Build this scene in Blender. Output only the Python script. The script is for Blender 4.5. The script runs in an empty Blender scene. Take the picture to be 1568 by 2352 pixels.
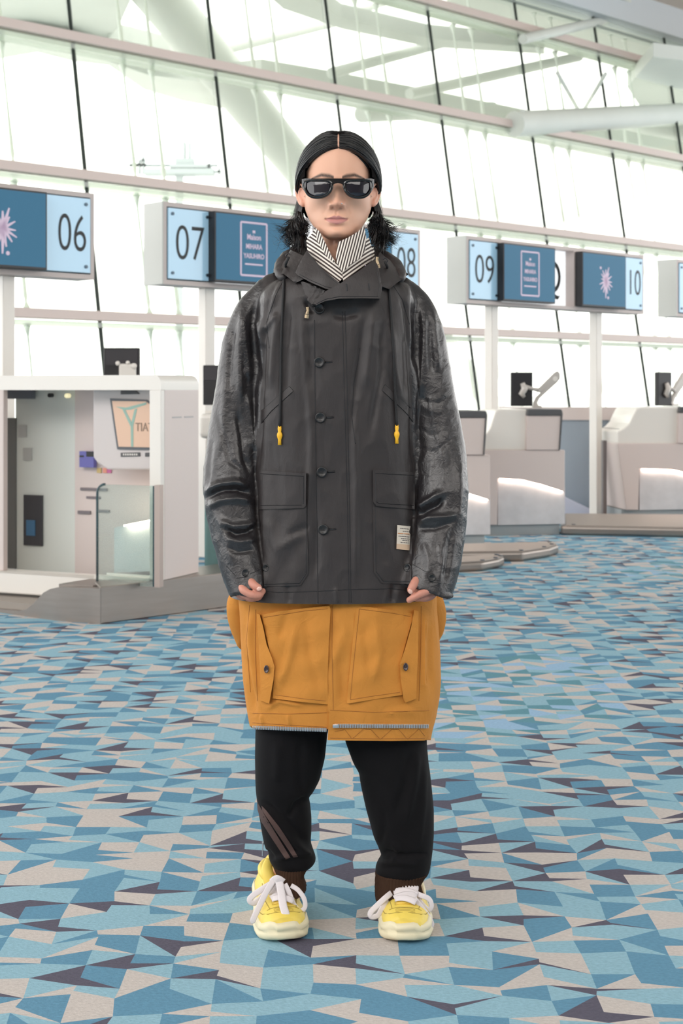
import bpy, bmesh, math, random
import numpy as np
from mathutils import Vector, Matrix, noise
from mathutils.bvhtree import BVHTree
PI = math.pi
C = bpy.context.scene.collection
random.seed(7)
# ------------------------------------------------------------------ camera, sky, lights, exposure
F = 3300.0; CAMH = 1.237; HOR = 895.0
cam = bpy.data.cameras.new('camera'); camo = bpy.data.objects.new('camera', cam); C.objects.link(camo)
camo.location = (0, 0, CAMH); camo.rotation_euler = (PI/2, 0, 0)
cam.sensor_fit = 'VERTICAL'; cam.sensor_height = 36; cam.lens = F/2352*36
cam.shift_y = -(1176-HOR)/2352
cam.clip_end = 3000
cam.dof.use_dof = True; cam.dof.focus_distance = 3.27; cam.dof.aperture_fstop = 8.0
bpy.context.scene.camera = camo
w = bpy.data.worlds.new('world'); bpy.context.scene.world = w; w.use_nodes = True
wn = w.node_tree.nodes; wl = w.node_tree.links
bgn = wn['Background']; bgn.inputs[0].default_value = (1, .99, .975, 1); bgn.inputs[1].default_value = 3.2
def area(name, loc, target, sx, sy, power, col):
    l = bpy.data.lights.new(name, 'AREA'); l.shape = 'RECTANGLE'; l.size = sx; l.size_y = sy; l.energy = power; l.color = col
    o = bpy.data.objects.new(name, l); C.objects.link(o); o.location = loc
    o.rotation_euler = (Vector(target)-Vector(loc)).to_track_quat('-Z', 'Y').to_euler(); return o
# unseen area lights, added to lift the facade rails and fill the person's front
area('fill_light', (8, 14, 11.2), (10, 24, 4), 16, 8, 1500, (1, .93, .9))
area('fill_light', (-7, -9, 10.5), (0, 3, 0), 12, 7, 800, (1, .95, .9))
area('fill_light', (6, -9, 10.5), (0, 3, 0), 12, 7, 1000, (1, .95, .9))
vs = bpy.context.scene.view_settings
vs.view_transform = 'Standard'; vs.look = 'None'; vs.gamma = 1; vs.use_curve_mapping = False; vs.exposure = 0.0
bpy.context.scene.render.film_transparent = False

# ------------------------------------------------------------------ helpers
def lin(c):
    return tuple((x/255/12.92 if x/255 <= .04045 else ((x/255+.055)/1.055)**2.4) for x in c)
MATS = {}
def mat(name, rgb, rough=.5, metal=0., bump=0., scale=200., spec=.5, emit=0., var=0., vscale=8., attr=None, coat=0., stretch=None, sheen=0., sss=0., detail=4):
    if name in MATS: return MATS[name]
    m = bpy.data.materials.new(name); m.use_nodes = True; nt = m.node_tree; N = nt.nodes; L = nt.links
    b = N['Principled BSDF']; col = lin(rgb)+(1,)
    b.inputs['Base Color'].default_value = col; b.inputs['Roughness'].default_value = rough; b.inputs['Metallic'].default_value = metal
    b.inputs['Specular IOR Level'].default_value = spec; b.inputs['Coat Weight'].default_value = coat
    b.inputs['Sheen Weight'].default_value = sheen
    if sss: b.inputs['Subsurface Weight'].default_value = sss; b.inputs['Subsurface Radius'].default_value = (1, .35, .2); b.inputs['Subsurface Scale'].default_value = .008
    tc = N.new('ShaderNodeTexCoord'); src = tc.outputs['Object']
    if stretch:
        mp = N.new('ShaderNodeMapping'); mp.inputs['Scale'].default_value = stretch; L.new(src, mp.inputs[0]); src = mp.outputs[0]
    base = None
    if attr:
        a = N.new('ShaderNodeAttribute'); a.attribute_name = attr; base = a.outputs['Color']
    if var:
        n = N.new('ShaderNodeTexNoise'); n.inputs['Scale'].default_value = vscale; n.inputs['Detail'].default_value = 5; L.new(src, n.inputs['Vector'])
        r = N.new('ShaderNodeMapRange'); r.inputs[1].default_value = .3; r.inputs[2].default_value = .7; r.inputs[3].default_value = 1-var; r.inputs[4].default_value = 1+var; L.new(n.outputs['Fac'], r.inputs[0])
        mx = N.new('ShaderNodeMix'); mx.data_type = 'RGBA'; mx.blend_type = 'MULTIPLY'; mx.inputs[0].default_value = 1
        if base: L.new(base, mx.inputs[6])
        else: mx.inputs[6].default_value = col
        L.new(r.outputs[0], mx.inputs[7]); base = mx.outputs[2]
    if base: L.new(base, b.inputs['Base Color'])
    if emit:
        b.inputs['Emission Strength'].default_value = emit
        b.inputs['Emission Color'].default_value = col
        if attr: L.new(base, b.inputs['Emission Color'])
    if bump:
        n = N.new('ShaderNodeTexNoise'); n.inputs['Scale'].default_value = scale; n.inputs['Detail'].default_value = detail; L.new(src, n.inputs['Vector'])
        bu = N.new('ShaderNodeBump'); bu.inputs['Strength'].default_value = bump; bu.inputs['Distance'].default_value = .002; L.new(n.outputs['Fac'], bu.inputs['Height']); L.new(bu.outputs[0], b.inputs['Normal'])
    MATS[name] = m; return m
def glass(name, rgb, gloss=.12, alpha=.75):
    if name in MATS: return MATS[name]
    m = bpy.data.materials.new(name); m.use_nodes = True; nt = m.node_tree; N = nt.nodes; L = nt.links
    for n in list(N): N.remove(n)
    o = N.new('ShaderNodeOutputMaterial'); t = N.new('ShaderNodeBsdfTransparent'); t.inputs[0].default_value = lin(rgb)+(1,)
    g = N.new('ShaderNodeBsdfGlossy'); g.inputs['Roughness'].default_value = .03
    d = N.new('ShaderNodeBsdfDiffuse'); d.inputs[0].default_value = lin(rgb)+(1,)
    fr = N.new('ShaderNodeFresnel'); fr.inputs[0].default_value = 1.45
    m1 = N.new('ShaderNodeMixShader'); m2 = N.new('ShaderNodeMixShader')
    m1.inputs[0].default_value = 1-alpha; L.new(t.outputs[0], m1.inputs[1]); L.new(d.outputs[0], m1.inputs[2])
    mu = N.new('ShaderNodeMath'); mu.operation = 'MULTIPLY'; mu.inputs[1].default_value = gloss*8; L.new(fr.outputs[0], mu.inputs[0])
    L.new(mu.outputs[0], m2.inputs[0]); L.new(m1.outputs[0], m2.inputs[1]); L.new(g.outputs[0], m2.inputs[2]); L.new(m2.outputs[0], o.inputs[0])
    MATS[name] = m; return m

def tag(o, label=None, cat=None, group=None, kind=None):
    if label: o['label'] = label
    if cat: o['category'] = cat
    if group: o['group'] = group
    if kind: o['kind'] = kind
    return o
def empty(name, loc=(0, 0, 0), rz=0, label=None, cat=None, group=None, kind=None, parent=None):
    o = bpy.data.objects.new(name, None); C.objects.link(o); o.location = loc; o.rotation_euler = (0, 0, rz); o.empty_display_size = .1
    if parent: o.parent = parent
    return tag(o, label, cat, group, kind)
class MB:
    def __init__(s): s.v = []; s.f = []
    def add(s, vs, fs):
        k = len(s.v); s.v += [tuple(v) for v in vs]; s.f += [tuple(i+k for i in f) for f in fs]; return s
    def box(s, a, b, M=None):
        x0, y0, z0 = a; x1, y1, z1 = b
        vs = [(x0,y0,z0),(x1,y0,z0),(x1,y1,z0),(x0,y1,z0),(x0,y0,z1),(x1,y0,z1),(x1,y1,z1),(x0,y1,z1)]
        if M: vs = [M @ Vector(v) for v in vs]
        return s.add(vs, [(3,2,1,0),(4,5,6,7),(0,1,5,4),(1,2,6,5),(2,3,7,6),(3,0,4,7)])
    def prism(s, pts, y0, y1):            # outline in x,z extruded along y
        n = len(pts); vs = [(x, y0, z) for x, z in pts]+[(x, y1, z) for x, z in pts]
        return s.add(vs, [tuple(range(n)), tuple(range(2*n-1, n-1, -1))]+[(i, i+n, (i+1) % n+n, (i+1) % n) for i in range(n)])
    def slab(s, pts, z0, z1):             # outline in x,y extruded along z
        n = len(pts); vs = [(x, y, z0) for x, y in pts]+[(x, y, z1) for x, y in pts]
        return s.add(vs, [tuple(range(n)), tuple(range(2*n-1, n-1, -1))]+[(i, i+n, (i+1) % n+n, (i+1) % n) for i in range(n)])
    def tube(s, pts, r, n=8, cap=True, flat=None, up=(0, 0, 1)):
        pts = [Vector(p) for p in pts]; m = len(pts); rr = r if isinstance(r, (list, tuple)) else [r]*m
        vs = []; prev = None
        for i, p in enumerate(pts):
            d = (pts[min(i+1, m-1)]-pts[max(i-1, 0)]).normalized()
            if prev is None:
                a = Vector(up)
                if abs(a.dot(d)) > .95: a = Vector((1, 0, 0)) if abs(d.x) < .9 else Vector((0, 1, 0))
            else: a = prev
            a = (a-d*a.dot(d)).normalized(); prev = a; b = d.cross(a)
            fa = flat if flat else 1
            for k in range(n):
                t = 2*PI*k/n; vs.append(p+a*math.cos(t)*rr[i]*fa+b*math.sin(t)*rr[i])
        fs = [(i*n+k, i*n+(k+1) % n, (i+1)*n+(k+1) % n, (i+1)*n+k) for i in range(m-1) for k in range(n)]
        if cap: fs += [tuple(range(n-1, -1, -1)), tuple(range((m-1)*n, m*n))]
        return s.add(vs, fs)
    def loft(s, rings, cap=True, closed=True):
        n = len(rings[0]); vs = [p for r in rings for p in r]
        fs = [(i*n+k, i*n+(k+1) % n, (i+1)*n+(k+1) % n, (i+1)*n+k) for i in range(len(rings)-1) for k in range(n if closed else n-1)]
        if cap: fs += [tuple(range(n-1, -1, -1)), tuple(range((len(rings)-1)*n, len(rings)*n))]
        return s.add(vs, fs)
    def ball(s, c, r, n=12, m=8):
        if not isinstance(r, (tuple, list)): r = (r, r, r)
        rings = [[(c[0]+r[0]*math.sin(PI*i/m)*math.cos(2*PI*k/n), c[1]+r[1]*math.sin(PI*i/m)*math.sin(2*PI*k/n), c[2]-r[2]*math.cos(PI*i/m)) for k in range(n)] for i in range(1, m)]
        return s.loft(rings)
    def build(s, name, m, parent=None, smooth=False, bevel=0, seg=2, org=None, kind=None, label=None, angle=None):
        me = bpy.data.meshes.new(name); vv = s.v
        if org is not None: vv = [(x-org[0], y-org[1], z-org[2]) for x, y, z in vv]
        me.from_pydata(vv, [], s.f); me.update()
        bm = bmesh.new(); bm.from_mesh(me); bmesh.ops.recalc_face_normals(bm, faces=bm.faces)
        if bevel: bmesh.ops.bevel(bm, geom=[e for e in bm.edges if len(e.link_faces) == 2 and e.calc_face_angle(0) > .5], offset=bevel, segments=seg, affect='EDGES', profile=.5)
        bm.to_mesh(me); bm.free()
        if smooth:
            for p in me.polygons: p.use_smooth = True
            if angle: 
                me.set_sharp_from_angle(angle=angle)
        if m: me.materials.append(m)
        o = bpy.data.objects.new(name, me); C.objects.link(o)
        if parent: o.parent = parent
        if kind: o['kind'] = kind
        if label: o['label'] = label
        return o
def text(name, body, size, m, M, parent, sx=1., depth=.002, bold=0.):
    cu = bpy.data.curves.new(name, 'FONT'); cu.body = body; cu.size = size; cu.align_x = 'CENTER'; cu.align_y = 'CENTER'; cu.extrude = depth; cu.offset = bold
    t = bpy.data.objects.new(name, cu); C.objects.link(t)
    dg = bpy.context.evaluated_depsgraph_get(); me = bpy.data.meshes.new_from_object(t.evaluated_get(dg)); bpy.data.objects.remove(t)
    me.transform(M @ Matrix.Diagonal((sx, 1, 1, 1))); me.materials.clear(); me.materials.append(m)
    o = bpy.data.objects.new(name, me); C.objects.link(o); o.parent = parent; return o
def at(px, py, Y): return Vector(((px-784)/F*Y, Y, CAMH+(HOR-py)/F*Y))
def local(px, py, org, rz, y=0.):       # where the line of sight meets a local plane y = const of an upright thing
    c, s_ = math.cos(rz), math.sin(rz); d = Vector(((px-784)/F, 1, (HOR-py)/F)); q = Vector((0, 0, CAMH))-Vector(org)
    qy = -s_*q.x+c*q.y; dy = -s_*d.x+c*d.y; k = (y-qy)/dy
    return (c*(q.x+k*d.x)+s_*(q.y+k*d.y), q.z+k*d.z)
TXF = Matrix.Rotation(PI/2, 4, 'X')      # text stood upright, facing -y

# ------------------------------------------------------------------ materials of the hall
PINK = mat('beige_painted_steel', (206, 190, 184), .5)
WHITE = mat('white_panel', (230, 225, 218), .35, coat=.2)
WARMW = mat('warm_white_panel', (214, 200, 195), .4)
DARKM = mat('dark_gasket', (30, 42, 36), .5)
STEEL = mat('brushed_steel', (150, 142, 136), .38, .85, bump=.08, scale=60, stretch=(1, 1, 12), var=.06, vscale=3)
SIGNW = mat('sign_housing', (200, 188, 184), .5)
SIGNG = mat('sign_side', (198, 200, 195), .5)
BLACK = mat('black_plastic', (34, 33, 36), .4)
OUTW = mat('outdoor_white_steel', (207, 211, 206), .6, var=.05, vscale=.5)

# ------------------------------------------------------------------ floor carpet: a woven mosaic, one flat facet per colour field
def carpet():
    W, D = .098, .078; x0, x1, y0, y1 = -13, 14, 1.9, 30
    nx = int((x1-x0)/W); ny = int((y1-y0)/D)
    R = random.Random(11)
    jy = [[(R.random()-.5)*.062 for j in range(ny+1)] for i in range(nx+1)]
    jx = [[(R.random()-.5)*.012 for j in range(ny+1)] for i in range(nx+1)]
    N = lambda i, j: (x0+i*W+jx[i][j], y0+j*D+jy[i][j])
    lb, mb, be, dk, te, pe = (138, 175, 191), (96, 140, 166), (190, 183, 179), (90, 88, 102), (96, 142, 156), (146, 178, 206)
    cols = []; V = []; Fc = []
    def lerp(a, b, t): return (a[0]+(b[0]-a[0])*t, a[1]+(b[1]-a[1])*t)
    def face(pts, c):
        k = len(V); V.extend((p[0], p[1], 0) for p in pts); Fc.append(tuple(range(k, k+len(pts)))); cols.append(lin(c))
    plan = {}
    for i in range(nx):
        for j in range(ny):
            if (i, j) in plan or abs(x0+i*W) > .42*(y0+j*D)+3: continue
            r = R.random(); X = x0+i*W; Y = y0+j*D
            cool = .5+.5*math.sin(X*1.3+1.2)*math.sin(Y*.9+2.0) if False else noise.noise(Vector((X*.45+3, Y*.45, 0)))*.9+.35
            cool = cool > .62
            nb = set()
            for di, dj in ((0, -1), (1, -1)):
                if (i+di, j+dj) in plan: nb |= {plan[i+di, j+dj][1], plan[i+di, j+dj][2]}
            def pick(av=()):
                for _ in range(4):
                    q = R.random()
                    if cool: c_ = lb if q < .36 else pe if q < .6 else be if q < .82 else te
                    else: c_ = lb if q < .48 else mb if q < .78 else be
                    if c_ not in av and (c_ not in nb or R.random() < .22): break
                return c_
            if r < .55 and i+1 < nx and (i+1, j) not in plan:
                q = R.random(); c = (te if cool else dk) if q < .38 else be if q < .80 else mb
                rest1 = pick((c,)); rest2 = pick((c, rest1)); fl = R.random() < .5; vert = R.random() < .5
                plan[(i, j)] = ('T', c, rest1, fl, vert); plan[(i+1, j)] = ('S', c, rest2, fl, vert)
                if not fl: plan[(i, j)], plan[(i+1, j)] = ('T', c, rest1, fl, vert), ('S', c, rest2, fl, vert)
            elif r < .85: plan[(i, j)] = ('P', pick(), None, 0, 0)
            else: plan[(i, j)] = ('T', lb, pick((lb,)), R.random() < .5, R.random() < .5)
    for (i, j), (k, c, c2, fl, vert) in plan.items():
        a, b, cc, d = N(i, j), N(i+1, j), N(i+1, j+1), N(i, j+1)
        if vert: a, b, cc, d = d, cc, b, a
        if k == 'P': face([a, b, cc, d], c)
        elif k == 'T': face([a, b, cc], c); face([a, cc, d], c2)
        else:
            m = lerp(a, d, .38); face([a, b, m], c); face([m, b, cc, d], c2)
    me = bpy.data.meshes.new('floor'); me.from_pydata(V, [], Fc); me.update()
    ca = me.color_attributes.new('tint', 'FLOAT_COLOR', 'CORNER')
    arr = np.ones((len(me.loops), 4), np.float32); k = 0
    for f_, c in zip(Fc, cols): arr[k:k+len(f_), :3] = c; k += len(f_)
    ca.data.foreach_set('color', arr.ravel())
    bm = bmesh.new(); bm.from_mesh(me)
    for f_ in bm.faces:
        if f_.normal.z < 0: f_.normal_flip()
    bm.to_mesh(me); bm.free()
    m = mat('woven_carpet', (120, 150, 180), .95, attr='tint', var=.1, vscale=150, bump=.9, scale=230, spec=.1, stretch=(.6, 1, 1), detail=2)
    me.materials.append(m)
    o = bpy.data.objects.new('floor', me); C.objects.link(o); tag(o, kind='structure', label='blue and grey carpet woven with slanted angular fields')
carpet()
# ------------------------------------------------------------------ leaning glass facade
TH = math.atan2(3442, 3300); fo = Vector((-5.19, 23.69, 0)); rzf = PI/2-TH
wf = empty('wall_front', fo, rzf, kind='structure', label='tall outward leaning glass wall on beige rails')
LEAN = .17
def fy(z): return LEAN*z
t0, t1 = -8.15, 40
tz = [.12, 2.52, 5.02, 7.54, 10.1]
mulls = [1.72+3.27*k for k in range(-3, 12)]
for z in tz:
    mb = MB(); mb.box((t0, fy(z)-.22, z-.085), (t1, fy(z)+.02, z+.085)); mb.build('transom', PINK, wf, bevel=.01)
    mb = MB(); mb.box((t0, fy(z)-.12, z-.2), (t1, fy(z)+.3, z-.11)); mb.build('transom_shelf', glass('shelf_glass', (232, 238, 228), .08, .55), wf)
for t in mulls:
    mb = MB()
    zt = [.12]+tz[1:]+[10.98]
    for a, b in zip([.12]+tz[1:], tz[1:]+[10.98]):
        mb.tube([(t, fy(a)+.0, a), (t, fy(b)+.0, b)], .046, 4, up=(0, 1, 0))
    mb.build('mullion', DARKM, wf)
PG = glass('facade_glass', (250, 252, 248), .04, .98)
for a, b in zip(mulls[:-1], mulls[1:]):
    for z0, z1 in zip(tz, tz[1:]+[10.98]):
        mb = MB(); mb.add([(a+.02, fy(z0)+.03, z0), (b-.02, fy(z0)+.03, z0), (b-.02, fy(z1)+.03, z1), (a+.02, fy(z1)+.03, z1),
                           (a+.02, fy(z0)+.045, z0), (b-.02, fy(z0)+.045, z0), (b-.02, fy(z1)+.045, z1), (a+.02, fy(z1)+.045, z1)],
                          [(0,1,2,3),(7,6,5,4),(0,4,5,1),(1,5,6,2),(2,6,7,3),(3,7,4,0)])
        mb.build('glass_pane', PG, wf)
# paired tie rods in every bay, outside the glass
RODM = mat('tie_rod_steel', (232, 238, 232), .5)
for a in mulls[:-1]:
    for dt in (1.45, 2.12):
        mb = MB()
        for z0, z1 in zip(tz, tz[1:]+[10.98]):
            p0 = Vector((a+dt, fy(z0)+.5, z0+.1)); p1 = Vector((a+dt, fy(z1)+.5, z1-.15)); d = p1-p0
            mb.tube([p0, p0+d*.06, p0+d*.1, p0+d*.5, p0+d*.9, p0+d*.94, p1], [.075, .025, .045, .025, .025, .045, .085], 6)
        mb.build('tie_rod', RODM, wf, smooth=True)
mb = MB(); mb.box((t0, fy(11)-.35, 10.98), (t1, fy(11)+.3, 11.77)); mb.build('head_beam', mat('fascia_grey', (196, 202, 208), .6), wf)
mb = MB(); mb.box((t0, -.3, 0), (t1, .3, .1)); mb.build('sill', PINK, wf)
mb = MB(); mb.box((t0, fy(10.8)-.1, 10.72), (t1, fy(10.8)+.02, 10.76)); mb.build('blind_rail', mat('rail_grey', (140, 150, 146), .5), wf)
# ceiling over the hall, and the wall at its back
def fw(t, off):
    c, s_ = math.cos(rzf), math.sin(rzf); return (fo.x+c*t-s_*off, fo.y+s_*t+c*off)
# outer floor of the hall, beyond the reach of the woven pattern
mb = MB(); mb.slab([fw(t0-14, .3), fw(t0-14, -28), (0, -16), (35, -16), fw(t1, .3)], -.3, -.004)
tag(mb.build('floor', mat('hall_floor', (130, 160, 178), .9)), kind='structure')
mb = MB(); mb.slab([fw(t0-14, 1.9), fw(t0-14, -28), (0, -16), (35, -16), fw(t1, 1.9)], 11.77, 12.1)
tag(mb.build('ceiling', mat('ceiling_beige', (216, 204, 194), .8)), kind='structure')
mb = MB(); mb.box((-30, -16.3, 0), (36, -16, 11.77)); tag(mb.build('wall_back', mat('back_wall_grey', (128, 124, 122), .7)), kind='structure')
mb = MB(); mb.box((-600, -20, -6.2), (900, 1500, -6)); 
bm_o = mb.build('apron', mat('apron_concrete', (226, 226, 222), .9, var=.05, vscale=.05)); tag(bm_o, kind='structure', label='pale airport apron outside the glass')

# ------------------------------------------------------------------ outdoor roof steel seen through the glass
def px_slab(pts, z, th=.3):
    out = []
    for px, py in pts:
        Y = (z-CAMH)*F/(HOR-py); out.append(((px-784)/F*Y, Y))
    return MB().slab(out, z, z+th)
br = empty('entrance_canopy', (0, 34, -6), 0, 'pale steel canopy roof and braces outside the glass wall', 'canopy')
O_ = (0, 34, -6)
def tubepx(a, Ya, b, Yb, r0, r1, name='brace'):
    return MB().tube([at(*a, Ya), at(*b, Yb)], [r0, r1], 20).build(name, OUTW, br, smooth=True, org=O_, angle=.6)
pa = at(330, -55, 31); pb = at(1210, 1027, 60)
MB().tube([pa, pb], [.54, .37], 24).build('raking_column', OUTW, br, smooth=True, org=O_, angle=.6)
for pts, z in [([(-300, -300), (320, -300), (300, 0), (272, 62), (250, 86), (170, 132), (85, 112), (-60, 130), (-300, 140)], 9.5),
               ([(250, 86), (300, 95), (390, 118), (480, 170), (470, 180), (420, 172), (340, 138), (240, 120)], 9.4),
               ([(-200, 150), (0, 135), (85, 120), (165, 140), (250, 150), (330, 205), (420, 232), (520, 250), (520, 200), (480, 190), (340, 172), (165, 112), (60, 96), (-200, 110)], 9.0),
               ([(500, 180), (620, 206), (784, 240), (934, 272), (1144, 312), (1334, 350), (1568, 395), (1800, 440), (1800, 400), (1568, 352), (1250, 290), (1000, 240), (760, 196), (600, 170)], 8.6),
               ([(560, -60), (640, -60), (784, 42), (984, 88), (1250, 112), (1250, 124), (984, 108), (784, 66), (650, 20)], 10.),
               ([(1500, 130), (1900, 180), (1900, 380), (1568, 340), (1370, 330), (1280, 312), (1500, 290), (1440, 200)], 9.6),
               ([(980, -60), (1300, -60), (1700, 120), (1800, 190), (1568, 170), (1380, 128), (1180, 70), (1040, 20)], 11.5)]:
    px_slab(pts, z, .35).build('roof_panel', OUTW, br, org=O_)
for a, b, r in [((500, 118), (784, 48), .12), ((760, 168), (1100, 76), .13), ((940, 216), (1330, 130), .13), ((1200, 90), (1460, 30), .12), ((830, 262), (1130, 250), .2), ((1180, 285), (1560, 262), .3), ((784, 36), (900, 0), .1), ((1280, 168), (1340, 275), .05), ((1390, 170), (1330, 270), .05), ((1200, 255), (1185, 300), .05)]:
    tubepx(a, 34, b, 40, r, r)
# control-tower mast far away over the apron
tw = empty('control_tower', (at(430, 895, 600).x, 600, -6), 0, 'hazy distant control tower with wide crossbars', 'tower')
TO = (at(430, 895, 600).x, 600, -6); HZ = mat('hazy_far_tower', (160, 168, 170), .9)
def pxb(n, x0, y0, x1, y1, th=4, Y=600):
    a = at(x0, y1, Y); b = at(x1, y0, Y); MB().box((a.x, Y-th/2, a.z), (b.x, Y+th/2, b.z)).build(n, HZ, tw, org=TO)
pxb('shaft', 404, 400, 420, 934.9, 3); pxb('mast', 421, 328, 427, 384); pxb('mast', 433, 330, 439, 384); pxb('cab', 404, 366, 446, 404, 6); pxb('cab_roof', 392, 380, 476, 388, 8); pxb('gallery', 332, 390, 492, 402, 8)
for x, y, w_ in [(300, 376, 36), (320, 366, 14), (470, 382, 16), (494, 392, 14)]: pxb('antenna', x, y, x+w_, y+6, 3); pxb('antenna', x+w_/2, y-6, x+w_/2+5, 400, 3)
pxb('gallery', 296, 378, 500, 382, 3)

# ------------------------------------------------------------------ hanging counter signs on posts
SO = Vector((2.567, 13.84, 0))
def sgn(px):
    u = (px-784)/F; return (2.567-13.84*u)/(math.sin(TH)-math.cos(TH)*u)
SL = sgn(1071)                      # left end of the sign over counters 09-10
def S(px): return SL-sgn(px)
LBLUE = mat('pale_blue_glass_plate', (160, 198, 222), .15, emit=.22, coat=.5)
SCREEN = mat('blue_display', (52, 96, 122), .45, emit=.55, spec=.2)
LILAC = mat('lilac_graphic', (196, 178, 196), .5, emit=.3)
LETTER = mat('black_lettering', (26, 30, 32), .5)
QPAN = mat('white_backlit_letter_panel', (235, 238, 240), .4, emit=.9)
BOLT = mat('dark_bolt', (70, 84, 96), .3, .6)
z0s, z1s = 1.985, 2.570; wS = SL-sgn(1478)
def star(mb, cx, cz, y, sc, R, flip=1):
    n = 15
    for k in range(n):
        a = 2*PI*k/n+R.uniform(-.12, .12); L = sc*R.uniform(.62, 1.0)*(1.25 if math.sin(a) < -.7 else 1)
        c = Vector((cx, y, cz)); d = Vector((math.cos(a)*.72, 0, math.sin(a))); p = Vector((-d.z, 0, d.x))
        w0, w1 = sc*.11, sc*.035
        q = [c+p*w0, c-p*w0, c+d*L-p*w1, c+d*L+p*w1]; q = [v for v in q]+[v+Vector((0, .003, 0)) for v in q]
        mb.add(q, [(0,1,2,3),(7,6,5,4),(0,4,5,1),(1,5,6,2),(2,6,7,3),(3,7,4,0)])
    for dx, dz in ((-.55, .78), (.22, -1.02)):
        mb.tube([(cx+dx*sc*flip, y, cz+dz*sc), (cx+dx*sc*flip, y+.003, cz+dz*sc)], sc*.09, 12)
def sign(k, left, right, label):
    # left end of unit k sits 3.24 m further along per unit
    t = SL+3.24*k*1.0
    loc = (SO.x-t*math.sin(TH), SO.y-t*math.cos(TH), 0)
    r = empty('counter_sign', loc, rzf, label, 'sign', 'check-in counter signs')
    fr = .032; dep = .2
    x = [0, .05, S(1146)-.02, S(1146)+.03, S(1318), S(1328), wS-.05, wS]
    mb = MB()
    mb.box((0, 0, z0s), (wS, dep, z0s+fr)); mb.box((0, 0, z1s-fr), (wS, dep, z1s))
    mb.box((wS-.03, 0, z0s+fr), (wS, dep, z1s-fr)); mb.box((x[4], 0, z0s+fr), (x[5], dep, z1s-fr)); mb.box((x[2]+.02, 0, z0s+fr), (x[3], dep, z1s-fr))
    mb.box((0, 0, z0s+fr), (.028, dep, z1s-fr))
    mb.build('frame', SIGNW, r)
    MB().box((-.012, 0, z0s), (-.001, dep+.02, z1s)).build('end_panel', SIGNG, r)
    MB().box((.03, .16, z0s+fr), (x[2]+.02, .19, z1s-fr)).build('back_panel', SIGNG, r)
    MB().box((x[5], .16, z0s+fr), (wS-.03, .19, z1s-fr)).build('back_panel', SIGNG, r)
    MB().box((x[3], .1, z0s+fr), (x[4], .13, z1s-fr)).build('letter_panel', QPAN, r)
    for xx in (S(1157), S(1396)):
        MB().box((xx-.045, .10, 0), (xx+.045, .19, z0s)).build('post', WHITE, r, bevel=.006)
    for (a, b, num) in ((.035, x[2], left), (S(1405), wS-.04, right)):
        pl = MB().box((a, -.012, z0s+fr+.01), (b, 0, z1s-fr-.01)).build('number_plate', LBLUE, r)
        for bx in (a+.035, b-.035):
            if bx < S(1440) and a > 1: continue
            for bz in (z0s+fr+.05, z1s-fr-.05): MB().tube([(bx, -.02, bz), (bx, -.01, bz)], .012, 10).build('bolt', BOLT, pl)
        cx = (a+b)/2 if a < 1 else (S(1437)+wS-.04)/2-.012
        M = Matrix.Translation((cx, -.014, (z0s+z1s)/2-.002)) @ TXF
        text('numeral', num, .36, LETTER, M, pl, sx=(.76 if a < 1 else .66), depth=.001, bold=-.004)
    R = random.Random(3)
    def screen(pa, pb, kind):
        p = .085
        # front corners by line of sight on the protruding plane
        a = local(pa, 600, (SO.x-SL*math.sin(TH), SO.y-SL*math.cos(TH), 0), rzf, -p)[0]; b = local(pb, 600, (SO.x-SL*math.sin(TH), SO.y-SL*math.cos(TH), 0), rzf, -p)[0]
        zb, zt = z0s+.035, z1s-.04
        s_ = MB().box((a, -p, zb), (b, -.002, zt)).build('display', BLACK, r, bevel=.003)
        MB().box((a+.012, -p-.002, zb+.016), (b-.012, -p, zt-.012)).build('screen', SCREEN, s_)
        cx, cz = (a+b)/2, (zb+zt)/2; y = -p-.004
        if kind == 'star':
            mb = MB(); star(mb, cx+.02, cz-.005, y, .155, R); mb.build('starburst_graphic', LILAC, s_)
        else:
            W, H = .125, .195; mb = MB(); q = .007
            for u in (-1, 1): mb.box((cx+u*W-q, y, cz-H), (cx+u*W+q, y+.002, cz+H)); mb.box((cx-W, y, cz+u*H-q), (cx+W, y+.002, cz+u*H+q))
            mb.box((cx-.085, y, cz-.118), (cx+.085, y+.002, cz-.106)); mb.box((cx-.012, y, cz+.12), (cx+.012, y+.002, cz+.14))
            mb.build('screen_graphic', LILAC, s_)
            for tx, sz, dz in (('Maison', .058, .088), ('MIHARA', .052, .018), ('YASUHIRO', .05, -.052)):
                text('screen_lettering', tx, sz, LILAC, Matrix.Translation((cx, y, cz+dz)) @ TXF, s_, sx=.82, depth=.001, bold=.001)
    screen(1156, 1275, 'text'); screen(1337, 1437, 'star')
    if k == 0:
        qx = local(1266, 640, (SO.x-SL*math.sin(TH), SO.y-SL*math.cos(TH), 0), rzf, .098)[0]; text('letter', 'Q', .44, LETTER, Matrix.Translation((qx, .098, (z0s+z1s)/2-.005)) @ TXF, r, sx=.85, depth=.002)
    return r
sign(0, '09', '10', 'overhead sign numbered 09 and 10 with a letter Q between its screens')
sign(1, '07', '08', 'overhead sign numbered 07 and 08 behind the standing person')
sign(2, '05', '06', 'overhead sign ending in 06 with starburst screen at far left')
sign(-1, '11', '12', 'overhead sign just entering at the right edge beside number 10')

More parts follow.
